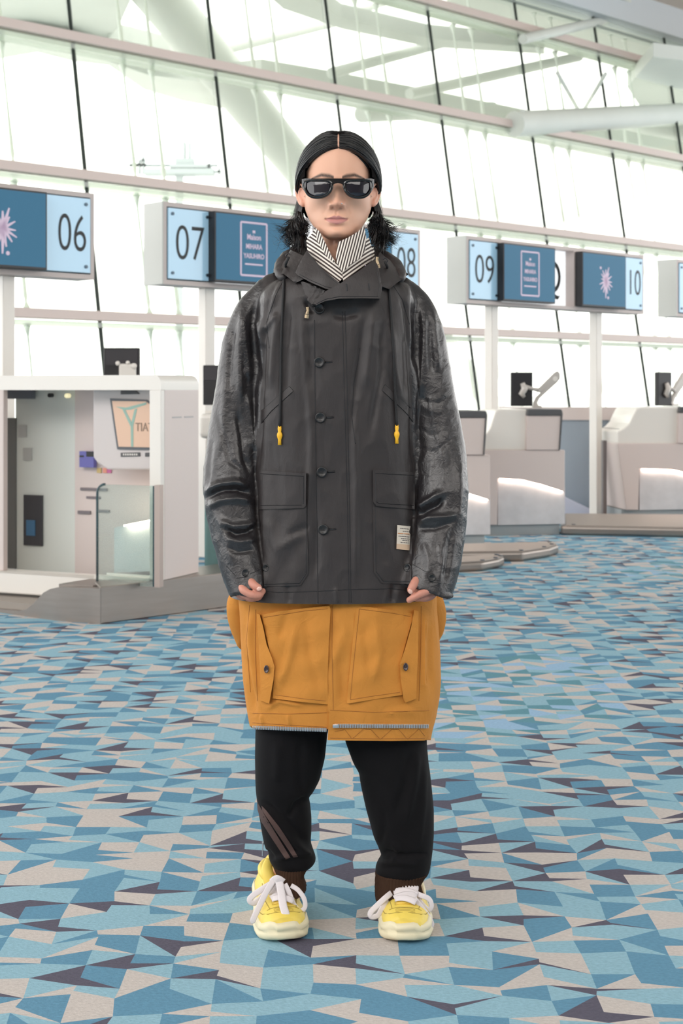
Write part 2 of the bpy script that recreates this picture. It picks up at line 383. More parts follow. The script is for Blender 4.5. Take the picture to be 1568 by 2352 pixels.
# ------------------------------------------------------------------ bag-drop machine at the left
MO = (-.98, 7.8, 0); MR = math.radians(-24)
mk = empty('bag_drop_machine', MO, MR, 'white framed self bag drop machine with touch screen on curved steel base', 'kiosk')
def ml(px, py, y=0.): return local(px, py, MO, MR, y)
XL = -2.1; ZT = 1.317; DP = .41
def arc(cx, cz, r, a0, a1, n=6): return [(cx+r*math.cos(a0+(a1-a0)*i/n), cz+r*math.sin(a0+(a1-a0)*i/n)) for i in range(n+1)]
zi1 = 1.235; zi0 = ml(180, 1322)[1]; xi1 = ml(343, 1000)[0]; xi0 = ml(8, 1000)[0]
zb = .2
# closed outer shell: top bar, right post, bottom bar, left post (opening between)
MB().prism(arc(0-.045, ZT-.045, .045, PI/2, 0)+[(0, zi1), (XL, zi1), (XL, ZT)], 0, DP).build('top_bar', WHITE, mk, smooth=True, angle=.5)
MB().prism([(xi1, zb), (0, zb), (0, zi1), (xi1, zi1)], 0, .04).build('front_post', WHITE, mk, bevel=.004)
MB().box((0-.02, .04, zb), (0, DP, zi1)).build('end_panel', WARMW, mk)
for q in range(2): MB().box((0, .12+q*.13, 1.08), (.002, .22+q*.13, 1.088)).build('printed_line', mat('pale_print', (176, 172, 172), .5), mk)
MB().prism([(XL, .075), (ml(225, 1400)[0], .075), (ml(225, 1400)[0], zb), (xi1-.0, zb), (xi1, zi0), (XL, zi0)], -.02, .1).build('bottom_bar', WHITE, mk, bevel=.01)
MB().box((XL, 0, zi0), (xi0, .04, zi1)).build('front_post', WARMW, mk, bevel=.004)
# inside walls
def mp(name, px0, py0, px1, py1, y, m, th=.01, par=None, bevel=0):
    a = ml(px0, py1, y); b = ml(px1, py0, y)
    return MB().box((a[0], y, a[1]), (b[0], y+th, b[1])).build(name, m, par or mk, bevel=bevel)
GREYP = mat('cool_grey_panel', (222, 226, 220), .4, coat=.3)
mp('side_panel', 36, 895, 172, 1318, .36, GREYP)
mp('inner_panel', 172, 895, 350, 1322, .34, WARMW)
mp('dark_edge', 14, 960, 36, 1305, .35, mat('dark_grey_edge', (108, 108, 106), .5))
mp('speaker_grille', 42, 977, 60, 1004, .35, mat('grille_grey', (184, 184, 180), .5)); mp('speaker_grille', 53, 1029, 72, 1057, .35, MATS['grille_grey'])
ds = mp('scanner_window', 54, 1138, 97, 1252, .345, mat('dark_window', (66, 66, 70), .25))
mp('scanner_light', 60, 1195, 80, 1230, .34, mat('dim_blue_light', (66, 108, 142), .3, emit=.05), .004, ds)
mp('canopy_rail', 12, 893, 72, 916, .30, mat('dark_rail', (106, 110, 120), .5), .04)
lm = ml(152, 909, .3); MB().tube([(lm[0], .3, lm[1]), (lm[0], .33, lm[1])], .013, 12).build('indicator_lamp', mat('lamp_glow', (236, 226, 180), .4, emit=.8), mk)
lm = ml(113, 908, .3); MB().tube([(lm[0], .3, lm[1]), (lm[0], .33, lm[1])], .013, 12).build('camera_eye', BLACK, mk)
pt = mp('payment_terminal', 182, 1037, 215, 1073, .30, mat('violet_screen', (86, 84, 150), .3, emit=.25), .03)
mp('terminal_slot', 198, 1037, 215, 1049, .298, BLACK, .002, pt); mp('terminal_slot', 182, 1046, 192, 1050, .298, BLACK, .002, pt)
mp('boarding_pass_slot', 178, 1174, 207, 1180, .33, mat('slot_grey', (120, 112, 116), .5), .01); mp('boarding_pass_slot', 223, 1172, 250, 1176, .33, MATS['slot_grey'], .01)
mp('shelf_lip', 184, 1122, 245, 1126, .33, MATS['slot_grey'], .01); mp('printed_line', 198, 1141, 230, 1145, .333, MATS['slot_grey'], .006)
for k, (c, x) in enumerate((((206, 180, 120), 222), ((226, 150, 130), 236), ((206, 110, 160), 245))):
    mp('coloured_sticker', x, 1075, x+10, 1086, .333, mat('sticker_%s' % 'abc'[k], c, .5), .006)
# touch-screen head
hd = MB(); A = lambda px, py, y=.2: (ml(px, py, y)[0], ml(px, py, y)[1])
pts = [A(226, 893), A(360, 893), A(360, 1078), A(260, 1078), A(236, 1062), A(227, 1050)]
head_ = hd.prism(pts, .14, .33).build('screen_head', mat('head_grey_white', (206, 198, 196), .4), mk, bevel=.012, seg=3)
def q4(name, P, y0, y1, m, par): return MB().prism([ml(px, py, y0) for px, py in P], y0, y1).build(name, m, par)
q4('screen_bezel', [(252, 915), (336, 918), (360, 935), (360, 1034), (269, 1032)], .132, .142, mat('bezel_grey', (86, 90, 96), .4), head_)
sc_ = q4('touch_screen', [(257, 921), (334, 922), (360, 940), (360, 1028), (272, 1026)], .128, .134, mat('orange_display', (206, 172, 148), .3, emit=.18), head_)
mb = MB(); GT = mat('teal_graphic', (140, 172, 160), .4, emit=.1)
for P in ([(266, 934), (290, 936), (336, 924), (336, 929), (300, 941), (286, 942)], [(281, 940), (288, 942), (303, 972), (300, 980)], [(309, 940), (315, 938), (306, 978), (306, 1026), (301, 1026), (300, 978)]):
    mb.prism([ml(px, py, .127) for px, py in P], .1262, .1282)
mb.build('screen_graphic', GT, head_)
c = ml(331, 982, .126); text('screen_lettering', 'TIAT', .068, mat('brown_lettering', (150, 128, 112), .5), Matrix.Translation((c[0], .126, c[1])) @ TXF, head_, sx=.8, depth=.001)
q4('card_reader', [(277, 1040), (321, 1039), (321, 1048), (277, 1049)], .134, .145, mat('reader_dark', (84, 82, 84), .5), head_)
for k in range(7): q4('reader_key', [(282+k*5, 1042), (285+k*5, 1042), (285+k*5, 1046), (282+k*5, 1046)], .1325, .1345, WHITE, head_)
q4('reader_knob', [(333, 1040), (350, 1039), (350, 1048), (333, 1049)], .134, .145, MATS['reader_dark'], head_)
q4('scanner_lens', [(277, 897), (312, 897), (320, 905), (277, 906)], .134, .145, MATS['reader_dark'], head_)
# lit cabinet seen behind the glass screen
q4('lit_panel', [(262, 1212), (345, 1196), (345, 1312), (262, 1316)], .20, .23, mat('lit_grey_panel', (206, 212, 214), .4), mk)
MB().prism([ml(px, py, .16) for px, py in [(284, 1206), (345, 1194), (345, 1197), (284, 1209)]], .16, .2).build('strip_lamp', mat('warm_strip_light', (255, 232, 210), .4, emit=14), mk)
# glass guard in front, on the steel base
gm = glass('guard_glass', (236, 243, 240), .10, .93); GE = mat('dark_green_glass_edge', (30, 66, 74), .2)
gy = -.10; g0 = ml(222, 1345, gy); g1 = ml(352, 1345, gy); gt = ml(285, 1114, gy)[1]; r_ = .05
MB().prism(arc(g0[0]+r_, gt-r_, r_, PI, PI/2)+[(g1[0], gt), (g1[0], .18), (g0[0], .18)], gy, gy+.012).build('glass_guard', gm, mk)
ed = arc(g0[0]+r_, gt-r_, r_, PI/2, PI)
MB().tube([(x, gy+.006, z) for x, z in ed]+[(g0[0], gy+.006, .18)], .007, 8).build('glass_edge', GE, mk, smooth=True)
MB().box((g1[0]-.004, gy, .18), (g1[0]+.012, gy+.012, gt)).build('glass_edge', GE, mk)
MB().box((g1[0]+.012, gy-.01, .18), (g1[0]+.045, gy+.03, gt+.005)).build('guard_post', mat('satin_steel', (176, 160, 152), .45, .5), mk)
# steel base: long flank along the row of counters, curved sweep to the left
def G(px, py): Y = F*CAMH/(py-HOR); return ((px-784)/F*Y, Y)
bs = empty('steel_base', (G(230, 1434)[0], G(230, 1434)[1], 0), 0, 'low brushed steel plinth sweeping under the white machine', 'plinth')
BO = (G(230, 1434)[0], G(230, 1434)[1], 0)
p0 = Vector(G(230, 1434)); hd_ = Vector((math.sin(TH), math.cos(TH))); p1 = p0+hd_*1.9; nrm = Vector((-math.cos(TH), math.sin(TH)))
MB().slab([tuple(p0), tuple(p1), tuple(p1+nrm*.5), tuple(p0+nrm*.2+hd_*.1)], 0, .197).build('flank', STEEL, bs, bevel=.006, org=BO)
# swept front sheet: outline in px on a curve of ground points
sw = [(230, 1434), (200, 1431), (165, 1429), (145, 1427), (130, 1426), (115, 1424), (100, 1422), (88, 1420), (76, 1418), (60, 1416), (40, 1413), (0, 1407), (-120, 1392), (-300, 1375)]; tops = [1352, 1350, 1349, 1352, 1386, 1397, 1388, 1373]
tops = [1352, 1351, 1350, 1349, 1349.5, 1353, 1361, 1374, 1387, 1400, 1403, 1401, 1387, 1371]
ring0 = []; ring1 = []
vs_ = []
for (x, y), t in zip(sw, tops):
    gx, gy_ = G(x, y); z = CAMH+(HOR-t)/F*gy_; vs_.append((gx, gy_, max(z, .02)))
rings = [[(x, y, 0), (x, y, z), (x+.03, y+.05, z), (x+.03, y+.05, 0)] for x, y, z in vs_]
MB().loft(rings).build('swept_skirt', STEEL, bs, smooth=True, org=BO, angle=.7)
MB().slab([(vs_[1][0], vs_[1][1]+.05), (vs_[-1][0], vs_[-1][1]+.05), (vs_[-1][0]+.3, vs_[-1][1]+.8), (p0.x+.1, p0.y+.2)], 0, .06).build('conveyor_floor', mat('conveyor_grey', (150, 142, 134), .6, .2), bs, org=BO)
MB().slab([(vs_[1][0]+.02, vs_[1][1]+.06), (vs_[4][0], vs_[4][1]+.06), (vs_[4][0]+.15, vs_[4][1]+.3), (p0.x+.1, p0.y+.2)], .06, .19).build('shelf_cover', STEEL, bs, org=BO)

# staffed desks, monitors and counters
def monitor(loc, rz, w_, h, z0, label, arm=True, stand=True, group='counter monitors', br=None):
    loc = (loc[0], loc[1], loc[2]+.002); r = empty('monitor', loc, rz, label, 'monitor', group)
    MB().box((-w_/2, 0, z0), (w_/2, .045, z0+h)).build('housing', BLACK, r, bevel=.006)
    MB().box((-w_/2+.012, -.004, z0+h*.62), (w_/2-.012, 0, z0+h-.012)).build('vent_panel', mat('matte_dark_panel', (52, 50, 54), .6), r)
    if br:
        m_ = MB(); m_.box((w_*-.06, -.03, br[0]), (w_*.42, -.004, br[1])); m_.build('bracket', WHITE, r, bevel=.012, seg=3)
        for bx_, bz_, rr_ in ((-.02, .012, .016), (.045, .016, .014), (.085, -.006, .02)): MB().ball((bx_, -.03, br[1]+bz_-.01), (rr_, .012, rr_), 12, 8).build('cable_loop', WHITE, r, smooth=True)
    else: MB().box((w_*.1, -.02, z0-.01), (w_*.4, -.004, z0+h*.3)).build('bracket', WHITE, r, bevel=.006)
    if stand: MB().box((-.02, .02, .002), (.02, .06, z0+.02)).build('stand', WHITE, r); MB().box((-.08, -.03, -.0), (.08, .09, .012)).build('foot', WHITE, r)
    return r
def box_desk(px0, px1, py, Y, z, dep, label, glassy=False):
    a = (px0-784)/F*Y; b = (px1-784)/F*Y
    r = empty('service_desk', (a, Y, 0), 0, label, 'desk', 'service desks')
    MB().box((0, 0, z-.16), (b-a, dep, z)).build('desk_top', WHITE, r, bevel=.03, seg=3)
    MB().box((.04, .05, .1), (b-a-.04, dep-.05, z-.16)).build('body', WARMW, r, bevel=.01)
    MB().box((.08, .08, 0), (b-a-.08, dep-.08, .1)).build('plinth', mat('plinth_grey', (160, 166, 168), .5), r)
    return r
dk1 = box_desk(120, 330, 0, 9.3, 1.08, .6, 'white desk hidden behind the bag drop machine'); 
monitor((at(267, 0, 9.2).x, 9.42, 1.08), 0, .235, .30, .13, 'dark monitor back with white bracket above the bag drop machine', br=(.20, .325))
dk2 = box_desk(458, 640, 0, 9.15, 1.085, .6, 'white desk beside the bag drop machine, half behind the jacket')
gx = at(463, 0, 8.8).x; MB().box((gx-dk2.location.x, -.16, .12), (gx-dk2.location.x+.5, -.148, .64)).build('glass_guard', glass('teal_glass', (176, 212, 212), .1, .6), dk2)
MB().box((gx-dk2.location.x, -.17, .0), (gx-dk2.location.x+.5, -.13, .12)).build('glass_rail', STEEL, dk2)
monitor((at(496, 0, 9.2).x, 9.35, 1.085), math.radians(-14), .21, .26, .05, 'dark monitor half hidden behind the left jacket sleeve')

CR = math.radians(8)
LP = mat('veined_stone_panel', (206, 204, 206), .4, var=.07, vscale=9)
STRIP = mat('white_strip_light', (255, 232, 214), .4, emit=11)
def counter(org, label, wide=1.0, pad=True):
    # measured on the counter standing nearest the letter Q sign
    r = empty('check_in_counter', org, CR, label, 'counter', 'check-in counters')
    B0 = (at(1107, 0, 12.1).x, 12.1, 0)
    P = lambda px, py, y=0.: local(px, py, B0, CR, y)
    def pr(name, pts, y0, y1, m, bevel=0, sm=False, par=None):
        q = [P(a, b, y0) for a, b in pts]; 
        if wide != 1: q = [((x*wide if x < P(1210, 0, y0)[0]+1e-6 else x+P(1210, 0, y0)[0]*(wide-1)), z) for x, z in q]
        return MB().prism(q, y0, y1).build(name, m, par or r, bevel=bevel, smooth=sm, angle=.6 if sm else None)
    pr('side_panel', [(1212, 940), (1146, 940), (1138, 944), (1132, 962), (1126, 982), (1118, 994), (1106, 1003), (1106, 1035), (1212, 1035)], .02, .62, WHITE, .012)
    pr('desk_shelf', [(1108, 996), (1140, 996), (1140, 1000), (1108, 1000)], .10, .60, mat('dark_shelf', (92, 94, 98), .5))
    if pad:
        pd = pr('front_pad', [(1210, 955), (1291, 955), (1286, 1034), (1208, 1034)], -.02, .55, WARMW, .008)
        pr('pad_cap', [(1212, 940), (1289, 940), (1292, 945), (1291, 955), (1210, 955)], -.03, .56, mat('dark_cap', (84, 84, 86), .5), .008, par=pd)
        pr('pad_edge', [(1288, 948), (1292, 948), (1286, 1034), (1283, 1034)], -.03, .1, MATS['dark_cap'], par=pd)
    pr('body', [(1106, 1034), (1297, 1034), (1297, 1130), (1240, 1112), (1200, 1102), (1143, 1099), (1141, 1206), (1121, 1206)], 0, .65, WARMW, .006)
    pr('stone_panel', [(1143, 1099), (1297, 1120), (1297, 1203), (1143, 1206)], .045, .6, LP)
    pr('strip_lamp', [(1148, 1099.5), (1200, 1102.5), (1240, 1112.5), (1292, 1128), (1292, 1131), (1240, 1116), (1200, 1106), (1148, 1103)], .02, .05, STRIP)
    pr('plinth', [(1112, 1205), (1284, 1202), (1284, 1232), (1112, 1232)], .08, .6, mat('plinth_grey', (160, 166, 168), .5))
    return r
B0 = Vector((at(1107, 0, 12.1).x, 12.1, 0))
cB = counter(B0, 'white check-in counter with lit stone front under the 09 sign post')
cA = counter((at(918, 0, 11.2).x, 11.2, 0), 'white check-in counter half hidden by the right jacket sleeve')
cC = counter((at(1419, 0, 13.6).x, 13.6, 0), 'white check-in counter with curved side at the right edge', 1.55)
def arm_monitor(Y, x0, px, label, rz=0, sc=1., behind=False):
    # arm, joint and panel measured in the picture at the depth given
    top = 1.078
    o0 = at(px+63, 0, Y); r = empty('arm_monitor', (o0.x, Y, top), rz, label, 'monitor', 'monitors on swing arms')
    k = Y/F
    def L(a, b, y=0.): return ((a-1235)*k*sc, y, max(.004, CAMH+(HOR-b)*k-top))
    MB().box((L(1172, 0)[0], -.03, L(0, 933)[2]), (L(1222, 0)[0], .02, L(0, 855)[2])).build('housing', BLACK, r, bevel=.006)
    MB().tube([L(1198, 880, -.045), L(1203, 893, -.05), L(1196, 905, -.05), L(1202, 912, -.045)], [.02, .03, .028, .016], 10).build('joint', mat('arm_silver', (196, 190, 184), .4, .2), r, smooth=True)
    MB().tube([L(1203, 888, -.05), L(1222, 893, -.03), L(1236, 896, -.0)], [.02, .014, .02], 10).build('knuckle', MATS['arm_silver'], r, smooth=True)
    mb = MB()
    P = [L(*q) for q in [(1232, 896), (1272, 856), (1280, 852), (1285, 858), (1285, 870), (1278, 879), (1238, 915), (1233, 925), (1238, 938), (1224, 938), (1224, 925), (1230, 912), (1262, 882), (1240, 902)]]
    mb.prism([(p[0], p[2]) for p in P], -.02, .02); mb.build('swing_arm', MATS['arm_silver'], r, bevel=.004)
    MB().tube([L(1274, 870, -.024), L(1274, 870, .024)], .022, 14).build('pivot', WHITE, r)
    MB().box((L(1222, 0)[0], -.04, 0), (L(1242, 0)[0], .04, .02)).build('clamp', MATS['arm_silver'], r)
    return r
arm_monitor(12.45, 0, 1172, 'dark monitor on a raised silver swing arm behind the 09 counter')
m2 = arm_monitor(14.0, 0, 1482, 'dark monitor partly covered by its silver arm at the right edge', rz=math.radians(35), sc=.9)
for x_, y_, z_ in ():
    pass
# curved silver partition between the counters
pc = empty('curved_partition', (at(1340, 0, 14.8).x, 14.8, 0), 0, 'curved silver blue partition with white top between two counters', 'partition')
PO = (at(1340, 0, 14.8).x, 14.8, 0)
cx = at(1370, 0, 14.8).x; pts = []
for k in range(17):
    a = PI*(1.08+.84*k/16); pts.append((cx+.98*math.cos(a), 15.3+.75*math.sin(a)))
inner = [(x*.97+cx*.03, y+.05) for x, y in pts]
MB().slab(pts+inner[::-1], .02, .93).build('curved_sheet', mat('silver_blue_sheet', (156, 166, 176), .42, .35), pc, smooth=True, org=PO, angle=.6)
MB().slab([(x+(x-cx)*.03, y-.03) for x, y in pts]+inner[::-1], .93, 1.06).build('top_rim', WARMW, pc, smooth=True, org=PO, angle=.6)
MB().add([(at(1292, 0, 14.2).x, 14.2, 0), (at(1380, 0, 14.2).x, 14.2, 0), (at(1292, 0, 14.2).x, 14.2, .18), (at(1292, 0, 14.3).x, 14.4, 0), (at(1380, 0, 14.3).x, 14.4, 0), (at(1292, 0, 14.3).x, 14.4, .18)], [(0,1,2),(5,4,3),(0,3,4,1),(1,4,5,2),(2,5,3,0)]).build('toe_wedge', mat('lavender_white', (212, 212, 228), .5), pc, org=PO)
# guard post slab beside the sign post
g = empty('guard_slab', (at(1389, 0, 13.5).x, 13.5, 0), 0, 'slim dark steel guard slab standing beside the right sign post', 'guard')
MB().box((-.018, 0, 0), (.018, .1, CAMH+(HOR-1012)/F*13.5)).build('blade', mat('dark_steel', (122, 112, 110), .4, .5), g, bevel=.004)
MB().box((-.05, -.03, 0), (.05, .13, .015)).build('foot_plate', STEEL, g)
# low conveyor kerbs
def kerb(pts, z, label, cap=True):
    q = [G(*p) for p in pts]; r = empty('conveyor_kerb', (q[0][0], q[0][1], 0), 0, label, 'kerb', 'low steel conveyor kerbs')
    O = (q[0][0], q[0][1], 0)
    MB().slab(q, 0, z).build('casing', STEEL, r, bevel=.02, seg=3, org=O)
    c = Vector((sum(a for a, b in q)/len(q), sum(b for a, b in q)/len(q)))
    ins = [tuple(Vector(p)+(c-Vector(p))*.06) for p in q]
    MB().slab(ins, z, z+.006).build('top_plate', mat('kerb_top', (164, 154, 146), .5, .3), r, org=O)
    for k in range(0, len(q)-1):
        p = Vector(q[k])+(c-Vector(q[k]))*.15; MB().tube([(p.x, p.y, z+.006), (p.x, p.y, z+.012)], .016, 10).build('bolt', BOLT, r, org=O)
    return r
kerb([(1288, 1229), (1660, 1236), (1660, 1201), (1288, 1198)], .075, 'long low steel conveyor kerb running to the right edge')
kerb([(1020, 1292), (1200, 1290), (1262, 1280), (1282, 1272), (1276, 1266), (1020, 1272)], .07, 'wedge ended low steel kerb on the carpet, the farther one')
kerb([(1000, 1318), (1110, 1312), (1146, 1305), (1158, 1299), (1148, 1296), (1000, 1303)], .065, 'short low steel kerb on the carpet close behind the right sleeve')

# ================================================================== the person
YP = 3.36; PO = (0.0, YP, 0.0)
def A(px, py, dy=0.): return at(px, py, YP+dy)
def proj(v): return 784+F*v[:, 0]/v[:, 1], HOR-F*(v[:, 2]-CAMH)/v[:, 1]
_T = np.random.RandomState(5).rand(64, 64, 64)
def vnoise(P, sc, seed=0):
    P = np.asarray(P)*np.asarray(sc)+seed*13.7; i = np.floor(P).astype(int); f = P-i; f = f*f*(3-2*f); i &= 63; j = (i+1) & 63
    r = 0
    for a in (0, 1):
        for b in (0, 1):
            for c in (0, 1):
                wgt = (f[:, 0] if a else 1-f[:, 0])*(f[:, 1] if b else 1-f[:, 1])*(f[:, 2] if c else 1-f[:, 2])
                r = r+wgt*_T[(j if a else i)[:, 0], (j if b else i)[:, 1], (j if c else i)[:, 2]]
    return r*2-1
def ridged(P, sc, seed=0): return (1-np.abs(vnoise(P, sc, seed)))**3-.35
def getv(me):
    v = np.empty(len(me.vertices)*3); me.vertices.foreach_get('co', v); n = np.empty(len(v)); me.vertices.foreach_get('normal', n)
    return v.reshape(-1, 3), n.reshape(-1, 3)
def setv(me, v): me.vertices.foreach_set('co', v.ravel()); me.update()
def stroke_field(v, n, strokes, back=False):
    px, py = proj(v); out = np.zeros(len(v)); m = np.clip((.25-n[:, 1])/.4, 0, 1)
    for st in strokes:
        pts, wd, amp = st[:3]; taper = st[3] if len(st) > 3 else True
        L = [0]
        for a, b in zip(pts[:-1], pts[1:]): L.append(L[-1]+math.hypot(b[0]-a[0], b[1]-a[1]))
        xs = [p[0] for p in pts]; ys = [p[1] for p in pts]; r = wd*3
        sel = np.where((px > min(xs)-r) & (px < max(xs)+r) & (py > min(ys)-r) & (py < max(ys)+r))[0]
        if not len(sel): continue
        X, Y = px[sel], py[sel]; best = np.full(len(sel), 1e9); S_ = np.zeros(len(sel))
        for k in range(len(pts)-1):
            (ax, ay), (bx, by) = pts[k], pts[k+1]; dx, dy = bx-ax, by-ay; l2 = dx*dx+dy*dy+1e-9
            t = np.clip(((X-ax)*dx+(Y-ay)*dy)/l2, 0, 1); d = np.hypot(X-ax-t*dx, Y-ay-t*dy); c = d < best
            best[c] = d[c]; S_[c] = (L[k]+t[c]*math.sqrt(l2))/(L[-1]+1e-9)
        g = np.exp(-(best/wd)**2)
        if taper and L[-1] > 0: g = g*np.clip(np.sin(PI*np.clip(S_, .02, .98))*1.8, 0, 1)
        out[sel] += amp*g
    return out*m
def ring(Lp, Rp, f, b, e=2.4, n=96, yc=None):
    # ring through two silhouette points (px,py) with front and back depth
    c = (f+b)/2 if yc is None else yc
    a = A(Lp[0], Lp[1], c); r = A(Rp[0], Rp[1], c); m = (a+r)/2; h = (r-a)/2; out = []
    for k in range(n):
        t = 2*PI*k/n; cs, sn = math.cos(t), math.sin(t)
        u = math.copysign(abs(cs)**(2/e), cs); w_ = math.copysign(abs(sn)**(2/e), sn)
        p = m+h*u; y = c+(w_*(b-c) if w_ > 0 else w_*(c-f)); out.append((p.x, YP+y, p.z))
    return out
def dense(keys, step=4):
    # keys: (Lx,Ly,Rx,Ry,f,b,e) densified with smoothing
    K = np.array(keys, float); s = np.concatenate([[0], np.cumsum(np.hypot((K[1:, 1]+K[1:, 3]-K[:-1, 1]-K[:-1, 3])/2, 0)+1e-3)])
    n = int(s[-1]/step)+2; t = np.linspace(0, s[-1], n); out = np.stack([np.interp(t, s, K[:, i]) for i in range(K.shape[1])], 1)
    kw = 5; pad = np.concatenate([np.repeat(out[:1], kw//2, 0), out, np.repeat(out[-1:], kw//2, 0)])
    sm = np.stack([np.convolve(pad[:, i], np.ones(kw)/kw, 'valid') for i in range(out.shape[1])], 1); sm[0] = out[0]; sm[-1] = out[-1]
    return sm
def keyloft(keys, n=96, step=4, cap=True):
    mb = MB(); mb.loft([ring((r[0], r[1]), (r[2], r[3]), r[4], r[5], r[6], n) for r in dense(keys, step)], cap=cap); return mb
def K(rows, e=2.5): return [(l, py, r, py, f, b, e) for py, l, r, f, b in rows]
def remesh(mb, vox, smooth=2, name='tmp'):
    o = mb.build(name, None); m = o.modifiers.new('r', 'REMESH'); m.mode = 'VOXEL'; m.voxel_size = vox
    if smooth: s_ = o.modifiers.new('s', 'SMOOTH'); s_.iterations = smooth; s_.factor = .5
    dg = bpy.context.evaluated_depsgraph_get(); me = bpy.data.meshes.new_from_object(o.evaluated_get(dg)); bpy.data.objects.remove(o)
    for p in me.polygons: p.use_smooth = True
    me.update(); return me
def finish(me, name, m, parent, label=None, hide=None):
    v, n = getv(me); setv(me, v-np.array(PO)); me.name = name; me.materials.clear(); me.materials.append(m)
    me.polygons.foreach_set('use_smooth', [True]*len(me.polygons)); me.update()
    o = bpy.data.objects.new(name, me); C.objects.link(o); o.parent = parent
    if label: o['label'] = label
    return o
def meshof(mb):
    o = mb.build('tmp', None, smooth=True); me = o.data; bpy.data.objects.remove(o); return me
def bvh(me): 
    v, _ = getv(me); return BVHTree.FromPolygons([tuple(x) for x in v], [tuple(p.vertices) for p in me.polygons])
CP = Vector((0, 0, CAMH))
def cast(T, px, py):
    d = Vector(((px-784)/F, 1, (HOR-py)/F)).normalized()
    for o_ in (0, 1.5, 3, 6, 10, 16, 24, 34):
        for sx in ((1, -1) if o_ else (1,)):
            dd = Vector(((px+(-o_ if px > 784 else o_)*sx-784)/F, 1, (HOR-py)/F)).normalized(); h, n, i, dist = T.ray_cast(CP, dd)
            if h is not None: return CP+d*((h-CP).dot(d)), n, d
    h = at(px, py, YP-.1); return h, Vector((0, -1, 0)), d
def patch(name, poly, T, th, m, parent, step=7, skirt=.006, round_=True, bump=None, label=None):
    bm = bmesh.new(); bm.faces.new([bm.verts.new((x, y, 0)) for x, y in poly])
    xs = [p[0] for p in poly]; ys = [p[1] for p in poly]
    for ax, lo, hi in ((0, min(xs), max(xs)), (1, min(ys), max(ys))):
        x = lo+step
        while x < hi-.5:
            co = (x, 0, 0) if ax == 0 else (0, x, 0); no = (1, 0, 0) if ax == 0 else (0, 1, 0)
            bmesh.ops.bisect_plane(bm, geom=bm.verts[:]+bm.edges[:]+bm.faces[:], plane_co=co, plane_no=no); x += step
    bm.verts.index_update(); bm.verts.ensure_lookup_table()
    V = []; bd = {}
    for v in bm.verts:
        h, n, d = cast(T, v.co.x, v.co.y); t = th
        if bump: t += bump(v.co.x, v.co.y)
        V.append(h-d*t); bd[v.index] = (h, d, v.is_boundary)
    Fc = [tuple(v.index for v in f_.verts) for f_ in bm.faces]
    # skirt: walk round the boundary, drop down behind the cloth
    ex = {}
    for v in bm.verts:
        if v.is_boundary: h, d, _ = bd[v.index]; ex[v.index] = len(V); V.append(h+d*skirt)
    for e in bm.edges:
        if e.is_boundary: a, b = e.verts[0].index, e.verts[1].index; Fc.append((a, b, ex[b], ex[a]))
    bm.free()
    mb = MB(); mb.add(V, Fc); o = mb.build(name, m, parent, smooth=True, org=PO, angle=1.0, label=label); return o
def onsurf(T, pts, off=0., step=6):
    out = []
    for (a, b), (c, d) in zip(pts[:-1], pts[1:]):
        k = max(1, int(math.hypot(c-a, d-b)/step))
        out += [(a+(c-a)*i/k, b+(d-b)*i/k) for i in range(k)]
    out.append(pts[-1]); r = []
    for x, y in out: h, n, dd = cast(T, x, y); r.append(h-dd*off)
    return r
def pbvh(*obs):
    V = []; Fq = []
    for o in obs:
        k = len(V); V += [tuple(v.co+Vector(PO)) for v in o.data.vertices]; Fq += [tuple(i+k for i in p.vertices) for p in o.data.polygons]
    return BVHTree.FromPolygons(V, Fq)
def seam(mb, T, pts, r=.0009, off=0., dash=0):
    P = onsurf(T, pts, off, 5)
    if len(P) > 1: mb.tube(P, r, 4)
def smoothpath(P, n=4):
    P = [Vector(p) for p in P]; out = []
    for i in range(len(P)-1):
        p0, p1, p2, p3 = P[max(i-1, 0)], P[i], P[i+1], P[min(i+2, len(P)-1)]
        for k in range(n):
            t = k/n; out.append(.5*((2*p1)+(p2-p0)*t+(2*p0-5*p1+4*p2-p3)*t*t+(3*p1-p0-3*p2+p3)*t**3))
    out.append(P[-1]); return out

pr_ = empty('person', PO, 0, 'person in black coated jacket, ochre long coat and sunglasses standing facing the camera', 'person')

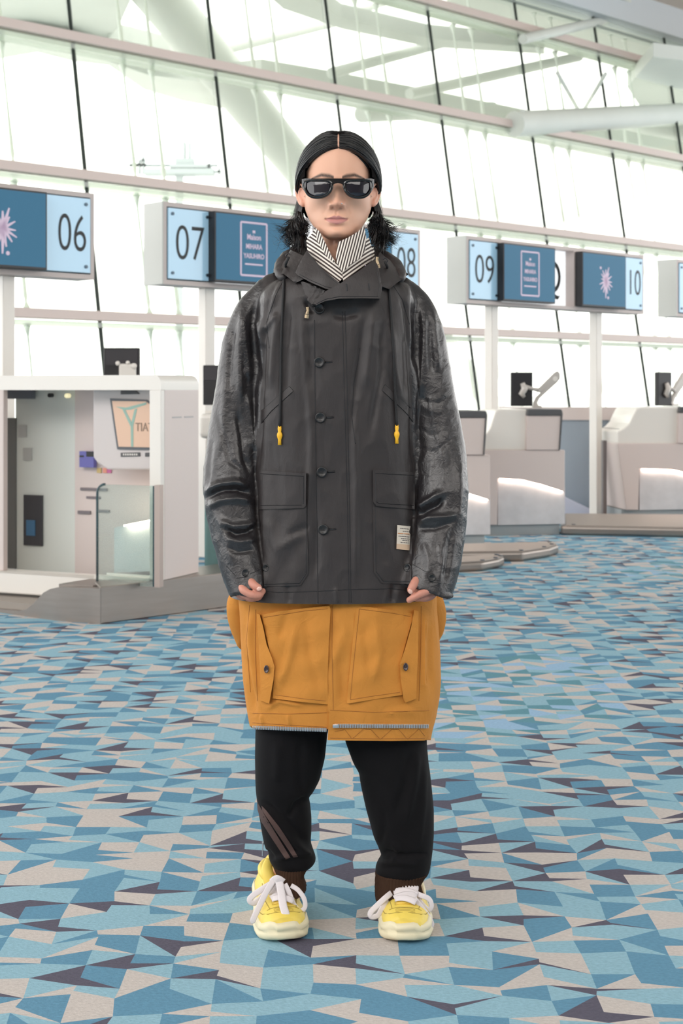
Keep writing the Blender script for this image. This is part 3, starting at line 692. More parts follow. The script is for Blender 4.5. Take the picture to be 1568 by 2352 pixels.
# ---------------------------------------------------------------- materials of the figure
def cloth(name, rgb, rough, crinkle, cs, weave=0, ws=900, coat=0., sheen=0., spec=.5, stretch=None, var=0., dist=.8):
    m = mat(name, rgb, rough, bump=0, coat=coat, sheen=sheen, spec=spec, var=var, vscale=14)
    nt = m.node_tree; N = nt.nodes; L = nt.links; b = N['Principled BSDF']; tc = N.new('ShaderNodeTexCoord'); src = tc.outputs['Object']
    if stretch: mp = N.new('ShaderNodeMapping'); mp.inputs['Scale'].default_value = stretch; L.new(src, mp.inputs[0]); src = mp.outputs[0]
    n1 = N.new('ShaderNodeTexNoise'); n1.inputs['Scale'].default_value = cs; n1.inputs['Detail'].default_value = 6; n1.inputs['Distortion'].default_value = dist; L.new(src, n1.inputs['Vector'])
    a = N.new('ShaderNodeMath'); a.operation = 'SUBTRACT'; a.inputs[1].default_value = .5; L.new(n1.outputs['Fac'], a.inputs[0])
    ab = N.new('ShaderNodeMath'); ab.operation = 'ABSOLUTE'; L.new(a.outputs[0], ab.inputs[0])
    pw = N.new('ShaderNodeMath'); pw.operation = 'MULTIPLY_ADD'; pw.inputs[1].default_value = -4; pw.inputs[2].default_value = 1; pw.use_clamp = True; L.new(ab.outputs[0], pw.inputs[0])
    bu = N.new('ShaderNodeBump'); bu.inputs['Strength'].default_value = crinkle; bu.inputs['Distance'].default_value = .002; L.new(pw.outputs[0], bu.inputs['Height'])
    last = bu
    if weave:
        n2 = N.new('ShaderNodeTexNoise'); n2.inputs['Scale'].default_value = ws; n2.inputs['Detail'].default_value = 1; L.new(src, n2.inputs['Vector'])
        b2 = N.new('ShaderNodeBump'); b2.inputs['Strength'].default_value = weave; b2.inputs['Distance'].default_value = .0006; L.new(n2.outputs['Fac'], b2.inputs['Height']); L.new(bu.outputs[0], b2.inputs['Normal']); last = b2
    L.new(last.outputs[0], b.inputs['Normal']); return m
JACK = cloth('black_coated_nylon', (48, 43, 43), 0.46, .24, 45, .35, 900, spec=.42, dist=.3, stretch=(1, 1, .45), var=.06)
SLEEVE = cloth('crinkled_black_nylon', (36, 33, 35), 0.33, .32, 60, .15, 700, dist=.5, spec=.6, coat=.1)
OCHRE = cloth('ochre_cotton', (196, 131, 58), .8, .45, 22, .5, 1100, spec=.2, var=.05)
OCHRE2 = mat('ochre_stitching', (164, 106, 42), .8)
SEAM = mat('dark_seam', (30, 29, 32), .6)
VELV = cloth('black_jersey', (19, 18, 20), .85, .1, 20, .2, 1500, spec=.12, sheen=.02)
BROWN = cloth('brown_rib_knit', (60, 43, 33), .9, .12, 40, .9, 500, spec=.1, stretch=(2, 2, .15))
SKIN = mat('skin', (206, 160, 138), .5, attr='tint', bump=.08, scale=500, spec=.4, sss=.12)
HAIR = mat('wet_black_hair', (21, 19, 20), .30, spec=.6)
YEL = mat('yellow_leather', (232, 206, 96), .5, bump=.2, scale=120, var=.04, vscale=30)
CREAM = mat('cream_rubber', (224, 214, 182), .6, bump=.25, scale=90)
LACE = mat('white_cotton_lace', (226, 218, 220), .85, bump=.5, scale=900)
AMBER = mat('bright_yellow_plastic', (244, 184, 40), .4)
GOLD = mat('pale_gold_metal', (214, 190, 156), .3, .8)
SILV = mat('silver_zip', (206, 206, 210), .28, .9)
BTN = mat('black_horn_button', (30, 29, 30), .35)

# ---------------------------------------------------------------- head, neck, hands and body
HK = [(309, 0, 3, 0, .02, 2), (313, 0, 30, -.035, .05, 2), (322, -.03, 52, -.06, .075, 2.1), (338, -.06, 68, -.078, .092, 2.15), (360, -.08, 76, -.088, .102, 2.2), (385, -.09, 79, -.093, .108, 2.3), (408, -.095, 79, -.095, .11, 2.3),
      (425, -.09, 78, -.090, .11, 2.3), (445, -.088, 78, -.088, .105, 2.2), (465, -.087, 77, -.087, .095, 2.15), (482, -.086, 72, -.086, .08, 2.1), (500, -.087, 63.5, -.087, .06, 2.05), (515, -.085, 54, -.086, .04, 2.0),
      (528, -.085, 44, -.088, .01, 2.0), (538, -.083, 34, -.086, -.02, 2), (545, -.078, 27, -.078, -.035, 2), (549, -.065, 12, -.068, -.045, 2)]
HCX = 776
def head_rings(n=128):
    K_ = np.array(HK, float); z = CAMH+(HOR-K_[:, 0])*(YP+K_[:, 1])/F; t = np.arange(len(K_)); tt = np.linspace(0, len(K_)-1, 110)
    f = lambda c: np.interp(tt, t, c); Z = f(z); Wd = f(K_[:, 2])*YP/F; Ff = f(K_[:, 3]); Bb = f(K_[:, 4]); E = f(K_[:, 5])
    def sm(a):
        p = np.concatenate([[a[0]]*3, a, [a[-1]]*3]); r = np.convolve(p, np.ones(7)/7, 'valid'); r[0] = a[0]; r[-1] = a[-1]; return r
    Wd, Ff, Bb = sm(Wd), sm(Ff), sm(Bb); cx = (HCX-784)*YP/F; R = []
    for z_, w_, a, b, e in zip(Z, Wd, Ff, Bb, E):
        # widest part of a face lies behind its middle: keep cheeks forward with separate front and back halves
        c = a+(b-a)*.52; r = []
        for k in range(n):
            q = 2*PI*k/n; cs, sn = math.cos(q), math.sin(q); u = math.copysign(abs(cs)**(2/e), cs); v = math.copysign(abs(sn)**(2/e), sn)
            r.append((cx+w_*cs, YP+c+(v*(b-c) if v > 0 else v*(c-a)), z_))
        R.append(r)
    return R
mb = MB(); mb.loft(head_rings())
mb.tube([A(777, 505, .012), A(777, 560, .008), A(778, 610, .015), A(779, 660, .03)], [.056, .055, .058, .07], 32)
mb.tube([A(760, 600, -.02), A(740, 640, -.01)], .012, 8); mb.tube([A(796, 600, -.02), A(815, 640, -.01)], .012, 8)
mb.ball(A(776, 560, -.044), (.011, .01, .016))
for s in (-1, 1):       # ears
    ex = 776+s*83
    E_ = lambda dx, py, dy: A(ex+s*dx, py, dy)
    mb.tube(smoothpath([E_(-8, 437, -.022), E_(0, 424, -.014), E_(8, 419, 0.), E_(12.5, 428, .012), E_(11.5, 445, .016), E_(8, 458, .010), E_(3, 468, -.002), E_(-4, 472, -.012)]), [.0042]*29, 8)
    mb.tube(smoothpath([E_(2, 432, -.006), E_(6, 440, .002), E_(5, 452, .002), E_(-1, 462, -.008)]), .0034, 8)
    mb.add(*(lambda P: ([*P], [(0,1,2,3),(7,6,5,4),(0,4,5,1),(1,5,6,2),(2,6,7,3),(3,7,4,0)]))([E_(-8, 430, -.016), E_(10, 424, .006), E_(7, 466, .004), E_(-6, 472, -.012), E_(-9, 430, -.008), E_(9, 424, .013), E_(6, 466, .011), E_(-7, 472, -.004)]))
    mb.ball(E_(-2, 468, -.008), (.007, .006, .008))
    mb.tube([E_(-9, 446, -.024), E_(-7, 452, -.020)], .004, 8)
me = remesh(mb, .0016, 6)
v, n = getv(me); px, py = proj(v); front = np.clip((.1-n[:, 1])/.4, 0, 1)*(v[:, 1] < YP-.02)
d = np.zeros(len(v))
# nose: bridge, tip, wings
amp = np.interp(py, [420, 432, 442, 452, 461, 468, 474, 479, 483], [.001, .004, .009, .0145, .020, .0235, .021, .009, 0]); wn_ = np.interp(py, [420, 440, 455, 466, 478], [8, 8.5, 10, 12.5, 14])
yd = amp*np.exp(-np.abs((px-773)/wn_)**2.2)
for cx_, cy_, a_, rx, ry in [(758, 471.5, .0115, 6, 7), (789, 471.5, .0115, 6, 7), (773, 470, .002, 9, 7),
                             (742, 431, -.006, 19, 10), (808, 431, -.006, 19, 10), (742, 432, .005, 11, 7), (808, 432, .005, 11, 7),
                             (727, 458, .0035, 20, 14), (823, 458, .0035, 20, 14), (720, 490, -.004, 14, 18), (834, 490, -.004, 14, 18), (773, 521, -.0035, 15, 5), (773, 534, .004, 15, 9), (745, 408, .003, 22, 6), (805, 408, .003, 22, 6),
                             (773, 505, .003, 24, 12), (748, 503.5, -.0015, 4, 4), (797, 503.5, -.0015, 4, 4), (776, 412, .0015, 16, 8)]:
    yd = yd+a_*np.exp(-((px-cx_)/rx)**2-((py-cy_)/ry)**2)
yd = yd*front
v[:, 1] -= yd; me.vertices.foreach_set('co', v.ravel()); me.update(); v, n = getv(me); px, py = proj(v)
st = [([(749, 502.5), (762, 498.5), (768, 496.5), (772.5, 498), (777, 496.5), (784, 498.5), (796, 502.5)], 3.2, .0026),
      ([(752, 508), (762, 511), (773, 512), (784, 511), (793, 508)], 4.6, .0036), ([(747, 503.6), (760, 503.4), (772, 504.4), (785, 503.4), (798, 503.6)], 1.7, -.0034, False),
      ([(772.5, 484), (772.5, 494)], 2.6, -.0012), ([(768, 484), (768.5, 495)], 2, .0007), ([(777, 484), (776.5, 495)], 2, .0007),
      ([(753, 464), (750.5, 471), (753.5, 479)], 2.2, -.0014), ([(794, 464), (796.5, 471), (793.5, 479)], 2.2, -.0014), ([(751, 474), (746, 484), (742, 494)], 4, -.0009), ([(795, 474), (800, 484), (804, 494)], 4, -.0009)]
f2 = stroke_field(v, n, st); v += n*f2[:, None]
px, py = proj(v)
for cx_, cy_ in ((764.5, 478.5), (781.5, 478.5)):
    g = np.exp(-((px-cx_)/4.2)**2-((py-cy_)/2.6)**2)*front; v[:, 1] += .008*g; v[:, 2] += .003*g
me.vertices.foreach_set('co', v.ravel()); me.update(); v, n = getv(me); px, py = proj(v)
def lipmask():
    top = np.interp(px, [746, 756, 768, 772.5, 777, 788, 799], [503.5, 499.5, 495, 497, 495, 499.5, 503.5]); bot = np.interp(px, [746, 756, 773, 789, 799], [504.5, 511, 516, 511, 504.5])
    return np.clip((py-top)/1.2+.5, 0, 1)*np.clip((bot-py)/1.2+.5, 0, 1)*((px > 746) & (px < 799))*front
base = np.array(lin((222, 172, 146))); lip = np.array(lin((184, 122, 120))); brow = np.array(lin((44, 33, 28))); red = np.array(lin((216, 148, 126)))
col = np.tile(base, (len(v), 1)); 
def blend(mask, c): global col; col = col*(1-mask[:, None])+c*mask[:, None]
blend(.35*np.exp(-((px-773)/20)**2-((py-470)/12)**2)*front, red); blend(.5*np.clip((np.abs(px-776)-74)/8, 0, 1)*(py > 415)*(py < 480), red)
blend(lipmask()*.85, lip)
for s in (-1, 1):
    x = (px-776)*s; c_ = np.interp(x, [8, 18, 38, 60], [408, 405, 402, 410]); th_ = np.interp(x, [8, 20, 45, 62], [3.5, 6, 4.5, 1.2])
    blend(np.clip(1.3-np.abs(py-c_)/th_, 0, 1)*(x > 9)*(x < 61)*front*(.92+.08*vnoise(v, 700)), brow)
headme = me; headcol = col
# hands
def hand(side):
    mb = MB(); A = lambda x, y, d: at(x, y, YP+d-.055)
    if side < 0:
        T_ = [[(552, 1343, -.095), (560, 1356, -.112), (578, 1366, -.118), (594, 1367, -.112), (603, 1358, -.098)],
              [(550, 1346, -.078), (556, 1361, -.094), (574, 1371, -.100), (591, 1372, -.094), (600, 1364, -.082)],
              [(550, 1348, -.060), (556, 1365, -.074), (573, 1374, -.080), (588, 1374, -.075), (596, 1366, -.065)],
              [(552, 1348, -.044), (558, 1365, -.056), (572, 1372, -.060), (584, 1371, -.057), (590, 1364, -.048)]]
        th = [(566, 1322, -.075), (575, 1336, -.098), (584, 1345, -.110), (593, 1350, -.114)]; palm = (562, 1338, -.075)
        wr = (556, 1290, -.06)
    else:
        T_ = [[(990, 1343, -.095), (984, 1356, -.112), (968, 1363, -.120), (952, 1371, -.122), (940, 1378, -.116)],
              [(994, 1346, -.078), (990, 1363, -.094), (976, 1371, -.102), (960, 1374, -.104), (950, 1372, -.096)],
              [(994, 1348, -.060), (992, 1367, -.074), (978, 1374, -.080), (964, 1374, -.080), (956, 1368, -.07)],
              [(992, 1348, -.044), (990, 1366, -.056), (977, 1372, -.060), (966, 1370, -.057), (960, 1364, -.05)]]
        th = [(968, 1318, -.080), (956, 1334, -.104), (948, 1346, -.116), (943, 1355, -.120)]; palm = (980, 1338, -.075)
        wr = (990, 1290, -.06)
    for j, c in enumerate(T_):
        r0 = [.0098, .0098, .0092, .008][j]; P = smoothpath([A(*p) for p in c], 4); mb.tube(P, [r0*(1-.25*i/(len(P)-1))*(1+.05*math.cos(i*1.5)) for i in range(len(P))], 12); mb.ball(P[-1], r0*.76, 12, 8)
    P = smoothpath([A(*p) for p in th], 4); mb.tube(P, [.012-.0035*i/(len(P)-1) for i in range(len(P))], 12); mb.ball(P[-1], .0086, 12, 8)
    mb.ball(A(*palm), (.034, .03, .04), 20, 14); mb.tube([A(*palm), A(*wr)], [.030, .026], 16)
    return mb, th
cols = [headcol]; meshes = [headme]; thumbs = []
for s in (-1, 1):
    mb, th = hand(s); m_ = remesh(mb, .0018, 3); vv, nn = getv(m_); c = np.tile(np.array(lin((196, 136, 118))), (len(vv), 1)); meshes.append(m_); cols.append(c); thumbs.append(th)
# slim continuous trunk and limbs under the clothes
mb = MB()
mb.tube([A(778, 630, .03), A(778, 670, .02), A(778, 800, .0), A(778, 1000, 0), A(780, 1200, 0), A(780, 1400, 0)], [.06, .10, .105, .09, .10, .105], 16)
for s, pts in ((-1, [(720, 690, .02), (625, 720, .01), (556, 900, -.01), (532, 1100, -.04), (552, 1290, -.10), (562, 1330, -.125)]), (1, [(836, 690, .02), (930, 725, .01), (985, 900, -.01), (1010, 1100, -.04), (995, 1290, -.10), (980, 1330, -.125)])):
    mb.tube([A(*p) for p in pts], [.045, .038, .034, .03, .025, .025], 12)
for pts in ([(735, 1400, 0), (675, 1650, 0), (654, 1850, .0), (662, 2000, .01), (655, 2085, .03)], [(830, 1400, 0), (890, 1650, 0), (920, 1850, 0), (920, 2000, .01), (922, 2085, .03)]):
    mb.tube([A(*p) for p in pts], [.085, .068, .042, .036, .034], 12)
m_ = remesh(mb, .009, 2); meshes.append(m_); cols.append(np.tile(base, (len(m_.vertices), 1)))
VV = []; FF = []; CC = []; k = 0
for m_, c in zip(meshes, cols):
    vv, _ = getv(m_); VV.append(vv); CC.append(c); FF += [tuple(i+k for i in p.vertices) for p in m_.polygons]; k += len(vv)
me = bpy.data.meshes.new('body'); me.from_pydata([tuple(x) for x in np.concatenate(VV)], [], FF); me.update()
ca = me.color_attributes.new('tint', 'FLOAT_COLOR', 'POINT'); cc = np.concatenate(CC); ca.data.foreach_set('color', np.concatenate([cc, np.ones((len(cc), 1))], 1).astype(np.float32).ravel())
body = finish(me, 'body', SKIN, pr_)
NAIL = mat('fingernail', (222, 178, 164), .3)
for th in thumbs:
    a, b = [at(q[0], q[1], YP+q[2]-.055) for q in th[-2:]]; dd = (b-a).normalized(); c = b+dd*.003+Vector((0, -.0066, 0)); mb = MB()
    mb.ball((0, 0, 0), (.0048, .0022, .0062), 12, 8); M = Matrix.Translation(c) @ Matrix.Rotation(math.atan2(-dd.x, dd.z)+PI, 4, 'Y')
    mb.v = [tuple(M @ Vector(p)) for p in mb.v]; mb.build('thumbnail', NAIL, body, smooth=True, org=PO)
MB().ball(A(784.5, 467.5, -.1045), .0017, 10, 8).build('nose_stud', SILV, body, smooth=True, org=PO)

# ---------------------------------------------------------------- hair: wet, parted in the middle, flicked ends
HC = A(777, 420, 0.004); HR = (.100, .116, .1205)
def shellpt(dv, k=1.): return Vector((HC.x+dv.x*HR[0]*k, HC.y+dv.y*HR[1]*k, HC.z+dv.z*HR[2]*k))
R = random.Random(21)
mb = MB()       # scalp cap: a shell of the skull ellipsoid behind the hairline
nu, nv = 72, 44; grid = {}
def hairline_front(x, z):    # 1 inside the face opening
    ax = abs(x); top = np.interp(ax, [0, .25, .5, .68, .78, .86], [.60, .61, .55, .40, .20, -.05]); return z < top
caps = []
for i in range(nu):
    for j in range(nv+1):
        az = 2*PI*i/nu; el = PI/2-(PI*.86)*j/nv; dv = Vector((math.cos(el)*math.sin(az), math.cos(el)*math.cos(az), math.sin(el)))
        grid[i, j] = (dv, shellpt(dv, .945))
V = []; idx = {}
for key, (dv, p) in grid.items(): idx[key] = len(V); V.append(p)
Fc = []
for i in range(nu):
    for j in range(nv):
        q = [(i, j), ((i+1) % nu, j), ((i+1) % nu, j+1), (i, j+1)]; c = sum((grid[a][0] for a in q), Vector())/4
        if c.y < .12 and (hairline_front(c.x, c.z)): continue
        if abs(c.x) < .022 and c.y < .45 and c.z > .3: continue
        Fc.append(tuple(idx[a] for a in q))
mb.add(V, Fc)
hb = MB()
def strand(s, e, jit, thick, drop, out, curl, a0=None, hook=None):
    # e: where on the parting the strand starts (0 front .. 1 back)
    el = math.radians(37+118*e); st_ = Vector((s*.016, -math.cos(el), math.sin(el))).normalized()
    yb = -.03+1.02*e**1.3+R.uniform(-.03, .03); en = Vector((s*.98, yb, -.10+R.uniform(-.05, .05))).normalized()
    P = []; n = 13; om = math.acos(max(-1, min(1, st_.dot(en))))
    for i in range(n+1):
        t = i/n; dv = (st_*math.sin((1-t)*om)+en*math.sin(t*om))/math.sin(om)
        rad = 1.0+jit+.014*math.sin(e*170+s)*math.sin(t*PI)-.045*(1-e)**6*math.sin(t*PI)-.035*(1-min(1, t*8)); wv = .004*math.sin(t*9+e*40)
        dv = dv+Vector((0, 0, wv)); P.append(shellpt(dv, rad))
    last = P[-1]; y0 = last.y-HC.y
    # fall behind the ear
    k_in = (.082+out*.2); zz = [-.022, -.038, -.052]
    for q, dz in enumerate(zz): P.append(Vector((HC.x+s*(k_in+.004*q), HC.y+min(max(y0, .022), .075)-.004*q, HC.z-.012+dz)))
    base_ = P[-1]; a0 = R.uniform(0, 2*PI) if a0 is None else a0; steps = 12; L = drop; hook = R.uniform(.5, .9) if hook is None else hook
    for q in range(1, steps+1):
        t = q/steps; x = base_.x+s*(out*t**1.6+curl*math.sin(t*5+a0)*.5*t); z = base_.z-L*math.sin(PI*hook*t)/max(.55, math.sin(PI*min(.5, hook)))+curl*.35*math.sin(t*6+a0)*t; y = base_.y+curl*.8*math.cos(t*5+a0)*t-.015*t
        P.append(Vector((x, y, z)))
    m = len(P); hb.tube(P, [thick*(.55+.45*min(1, i/3))*(1 if i < m-10 else max(.1, (m-i)/10)) for i in range(m)], 4, cap=False)
for s in (-1, 1):
    for i in range(46):     # locks: strands of one lock fall and curl together
        pr = (R.uniform(.03, .112) if s < 0 else R.uniform(.025, .095), R.uniform(-.022, .036), R.uniform(.008, .024), R.uniform(0, 6.3), R.uniform(.3, .62))
        for q in range(12):
            e = (i+R.random())/46; g = R.gauss
            strand(s, e, R.uniform(-.03, .010), R.uniform(.0009, .0022), pr[0]*(1+g(0, .12)), pr[1]+g(0, .004), pr[2]*(1+g(0, .1)), pr[3]+g(0, .2), pr[4]+g(0, .03))
    for i in range(16):     # loose outer curls
        pr = (R.uniform(.04, .085), R.uniform(.024, .046), R.uniform(.014, .03), R.uniform(0, 6.3), R.uniform(.45, .8)); e0 = R.uniform(0, .5)
        for q in range(7): strand(s, min(1, max(0, e0+R.gauss(0, .02))), R.uniform(-.02, .012), R.uniform(.0005, .0012), pr[0]*(1+R.gauss(0, .05)), pr[1]+R.gauss(0, .003), pr[2], pr[3]+R.gauss(0, .14), pr[4]+R.gauss(0, .03))
    for i in range(90):   # hair hugging the temples
        e = R.uniform(0, .16); strand(s, e, R.uniform(-.13, -.02), .0024, R.uniform(.03, .06), R.uniform(-.02, .01), .005)
    for i in range(26):   # flyaways
        e = R.uniform(.1, .9); strand(s, e, R.uniform(.01, .035), .00035, R.uniform(.03, .09), R.uniform(.03, .075), R.uniform(.02, .05))
cap_ = mb; nc_ = len(mb.f); cap_.add(hb.v, hb.f); nh_ = len(cap_.f)
# close layer of hair on the skull, behind the hairline
hr_ = head_rings(192); uc = []; m0 = Vector(((HCX-784)*YP/F, YP+.01, 0)); hd_i = {}
UV = []; UF = []
for i, r_ in enumerate(hr_):
    for k_, p_ in enumerate(r_):
        p_ = Vector(p_); d_ = Vector((p_.x-m0.x, p_.y-m0.y, max(0, p_.z-HC.z)*.8)); d_ = d_.normalized()*.006; UV.append(p_+d_)
for i in range(len(hr_)-1):
    for k_ in range(192):
        q = [i*192+k_, i*192+(k_+1) % 192, (i+1)*192+(k_+1) % 192, (i+1)*192+k_]; c_ = sum((UV[a] for a in q), Vector())/4; px_ = 784+F*c_.x/c_.y; py_ = HOR-F*(c_.z-CAMH)/c_.y
        lim = YP-.052 if py_ < 418 else YP+.012
        if c_.y > lim and py_ < 500: UF.append(tuple(q))
cap_.add(UV, UF)
hair = cap_.build('hair', HAIR, pr_, smooth=True, org=PO); hair.data.materials.append(mat('hair_underlayer', (20, 18, 18), .95, spec=.05))
mi = np.zeros(len(cap_.f), np.int32); mi[:nc_] = 1; mi[nh_:] = 1; hair.data.polygons.foreach_set('material_index', mi)
# parting: a thin line of scalp
mb = MB(); P = []
for e in np.linspace(.0, .55, 14): el = math.radians(37+118*e); P.append(shellpt(Vector((.002, -math.cos(el), math.sin(el))), .965))
mb.tube(P, .0024, 6); mb.build('parting', mat('scalp', (206, 160, 138), .6), hair, smooth=True, org=PO)

# ---------------------------------------------------------------- sunglasses
FR = mat('glossy_black_acetate', (12, 11, 13), .12, spec=.5, coat=.4)
LENS = mat('smoked_lens', (22, 18, 28), .05, spec=.6, coat=.3)
def gl(px, py): 
    u = (px-776)/84; return A(px, py, -.112+.030*abs(u)**2.4)
sg = MB(); 
Lo = [(700, 418), (712, 414.5), (735, 414), (752, 415), (761, 420), (762, 428), (758, 440), (749, 449), (736, 453.5), (720, 453), (708, 447), (701, 436), (698, 426)]
Ro = [(1552-x, y) for x, y in Lo]
for O in (Lo, Ro):
    P = smoothpath([gl(*p) for p in O+[O[0]]], 3); sg.tube(P, .0034, 8, flat=1.25, up=(0, -1, 0))
def plate(pts, th=.005, z=0): 
    f_ = [gl(*p)+Vector((0, -th/2, 0)) for p in pts]; b_ = [gl(*p)+Vector((0, th/2, 0)) for p in pts]; n = len(pts)
    sg.add(f_+b_, [tuple(range(n)), tuple(range(2*n-1, n-1, -1))]+[(i, i+n, (i+1) % n+n, (i+1) % n) for i in range(n)])
xs = np.linspace(693, 859, 24)
top = [(x, 410.5+(1.5 if abs(x-776) > 76 else 0)) for x in xs]; bot = [(x, 416.5) for x in xs[::-1]]
for a in range(len(xs)-1): plate([top[a], top[a+1], (xs[a+1], 417), (xs[a], 417)], .007)
for xa, xb, ya, yb in ((758, 764, 431, 425), (764, 770, 425, 421.5), (770, 776, 421.5, 420.5), (776, 782, 420.5, 421.5), (782, 788, 421.5, 425), (788, 794, 425, 431)): plate([(xa, 414), (xb, 414), (xb, yb), (xa, ya)], .007)
for s in (-1, 1):
    X = lambda x: 776+s*x; plate([(X(72), 411), (X(83), 412), (X(83), 430), (X(77), 440), (X(74), 430)], .008)
    a = gl(X(82), 417); b = A(X(80), 424, -.005); c = A(X(79), 432, .02)
    sg.tube([a+Vector((0, 0, .0)), a.lerp(b, .5), b, c], [.0062, .005, .0035, .003], 8, flat=.45, up=(1, 0, 0))
glasses = sg.build('sunglasses', FR, pr_, smooth=True, org=PO, angle=.7)
for O in (Lo, Ro):
    mb = MB(); cx_ = sum(p[0] for p in O)/len(O); cy_ = sum(p[1] for p in O)/len(O); rings = []
    PP = []
    for (a, b), (c, d_) in zip(O, O[1:]+O[:1]): PP += [(a+(c-a)*t, b+(d_-b)*t) for t in (0, .33, .66)]
    for k_ in (1., .8, .6, .4, .2, .05): rings.append([tuple(gl(cx_+(x-cx_)*k_, cy_+(y-cy_)*k_)+Vector((0, -.0025*(1-k_*k_)-.001, 0))) for x, y in PP])
    mb.loft(rings); mb.build('lens', LENS, glasses, smooth=True, org=PO)
for s in (-1, 1): MB().box(tuple(gl(776+s*80, 415)+Vector((-.001, -.0055, -.006))), tuple(gl(776+s*80, 415)+Vector((.001, -.0035, .001)))).build('hinge_pin', SILV, glasses, org=PO)

# ---------------------------------------------------------------- jacket
mb = MB()
TK = K([(612, 718, 838, -.07, .09), (624, 690, 868, -.092, .105), (640, 640, 912, -.108, .12), (660, 606, 944, -.118, .13), (690, 590, 956, -.126, .135), (760, 584, 960, -.134, .138), (900, 583, 962, -.14, .14), (1000, 582, 962, -.144, .14), (1100, 580, 964, -.148, .142), (1200, 572, 970, -.152, .146), (1290, 556, 984, -.156, .15), (1350, 536, 996, -.16, .155), (1380, 524, 1004, -.163, .158), (1410, 518, 1008, -.163, .158)], 2.7)
mb.loft([ring((r[0], r[1]), (r[2], r[3]), r[4], r[5], r[6], 128) for r in dense(TK, 6)])
sl = {-1: [(690, 640, 22, .01), (640, 650, 30, .005), (600, 684, 38, 0), (572, 745, 46, -.008), (554, 820, 49, -.015), (546, 900, 52, -.022), (539, 980, 58, -.028), (531, 1060, 62, -.045), (527, 1130, 62, -.062), (536, 1200, 56, -.082), (546, 1260, 52, -.10), (559, 1320, 47, -.12), (570, 1358, 40, -.132)],
      1: [(862, 640, 22, .01), (912, 656, 30, .005), (952, 694, 38, 0), (974, 750, 43, -.008), (983, 820, 47, -.015), (993, 900, 51, -.022), (1002, 980, 56, -.028), (1009, 1060, 61, -.045), (1013, 1120, 63, -.062), (1008, 1200, 61, -.082), (1003, 1260, 60, -.10), (991, 1320, 59, -.12), (981, 1356, 56, -.132)]}
cuffend = {}
for s in (-1, 1):
    Kk = np.array(sl[s], float); t = np.arange(len(Kk)); tt = np.linspace(0, len(Kk)-1, 90); D_ = np.stack([np.interp(tt, t, Kk[:, i]) for i in range(4)], 1)
    pad = np.concatenate([D_[:1]]*4+[D_]+[D_[-1:]]*4); D2 = np.stack([np.convolve(pad[:, i], np.ones(9)/9, 'valid') for i in range(4)], 1); D2[0] = D_[0]; D2[-1] = D_[-1]; D_ = D2
    P = [A(a, b, d_) for a, b, r, d_ in D_]; rg = []
    for i, p in enumerate(P):
        tn = (P[min(i+1, 89)]-P[max(i-1, 0)]).normalized(); ux = Vector((tn.z, 0, -tn.x)).normalized()*-1
        r = D_[i, 2]*YP/F; rr = []
        for k in range(56):
            a = 2*PI*k/56; q = p+ux*math.cos(a)*r+Vector((0, 1, 0))*math.sin(a)*r*.86; rr.append(tuple(q))
        rg.append(rr)
    mb.loft(rg)
jm = remesh(mb, .0042, 2)
bm = bmesh.new(); bm.from_mesh(jm); bmesh.ops.bisect_plane(bm, geom=bm.verts[:]+bm.edges[:]+bm.faces[:], plane_co=A(760, 1387.5, -.16), plane_no=(0, 0, -1), clear_outer=True); bm.to_mesh(jm); bm.free(); jm.update()
v, n = getv(jm); px, py = proj(v)
issl = np.zeros(len(v))
armL = np.interp(py, [650, 700, 800, 900, 1100, 1200, 1300, 1340], [612, 610, 602, 598, 592, 592, 602, 608]); armR = np.interp(py, [650, 700, 800, 900, 1100, 1200, 1300, 1340], [935, 938, 942, 946, 950, 950, 938, 926])
issl = np.clip((armL-px)/10, 0, 1)+np.clip((px-armR)/10, 0, 1); low = np.where(py > 1366, 0, 1); issl = issl*low
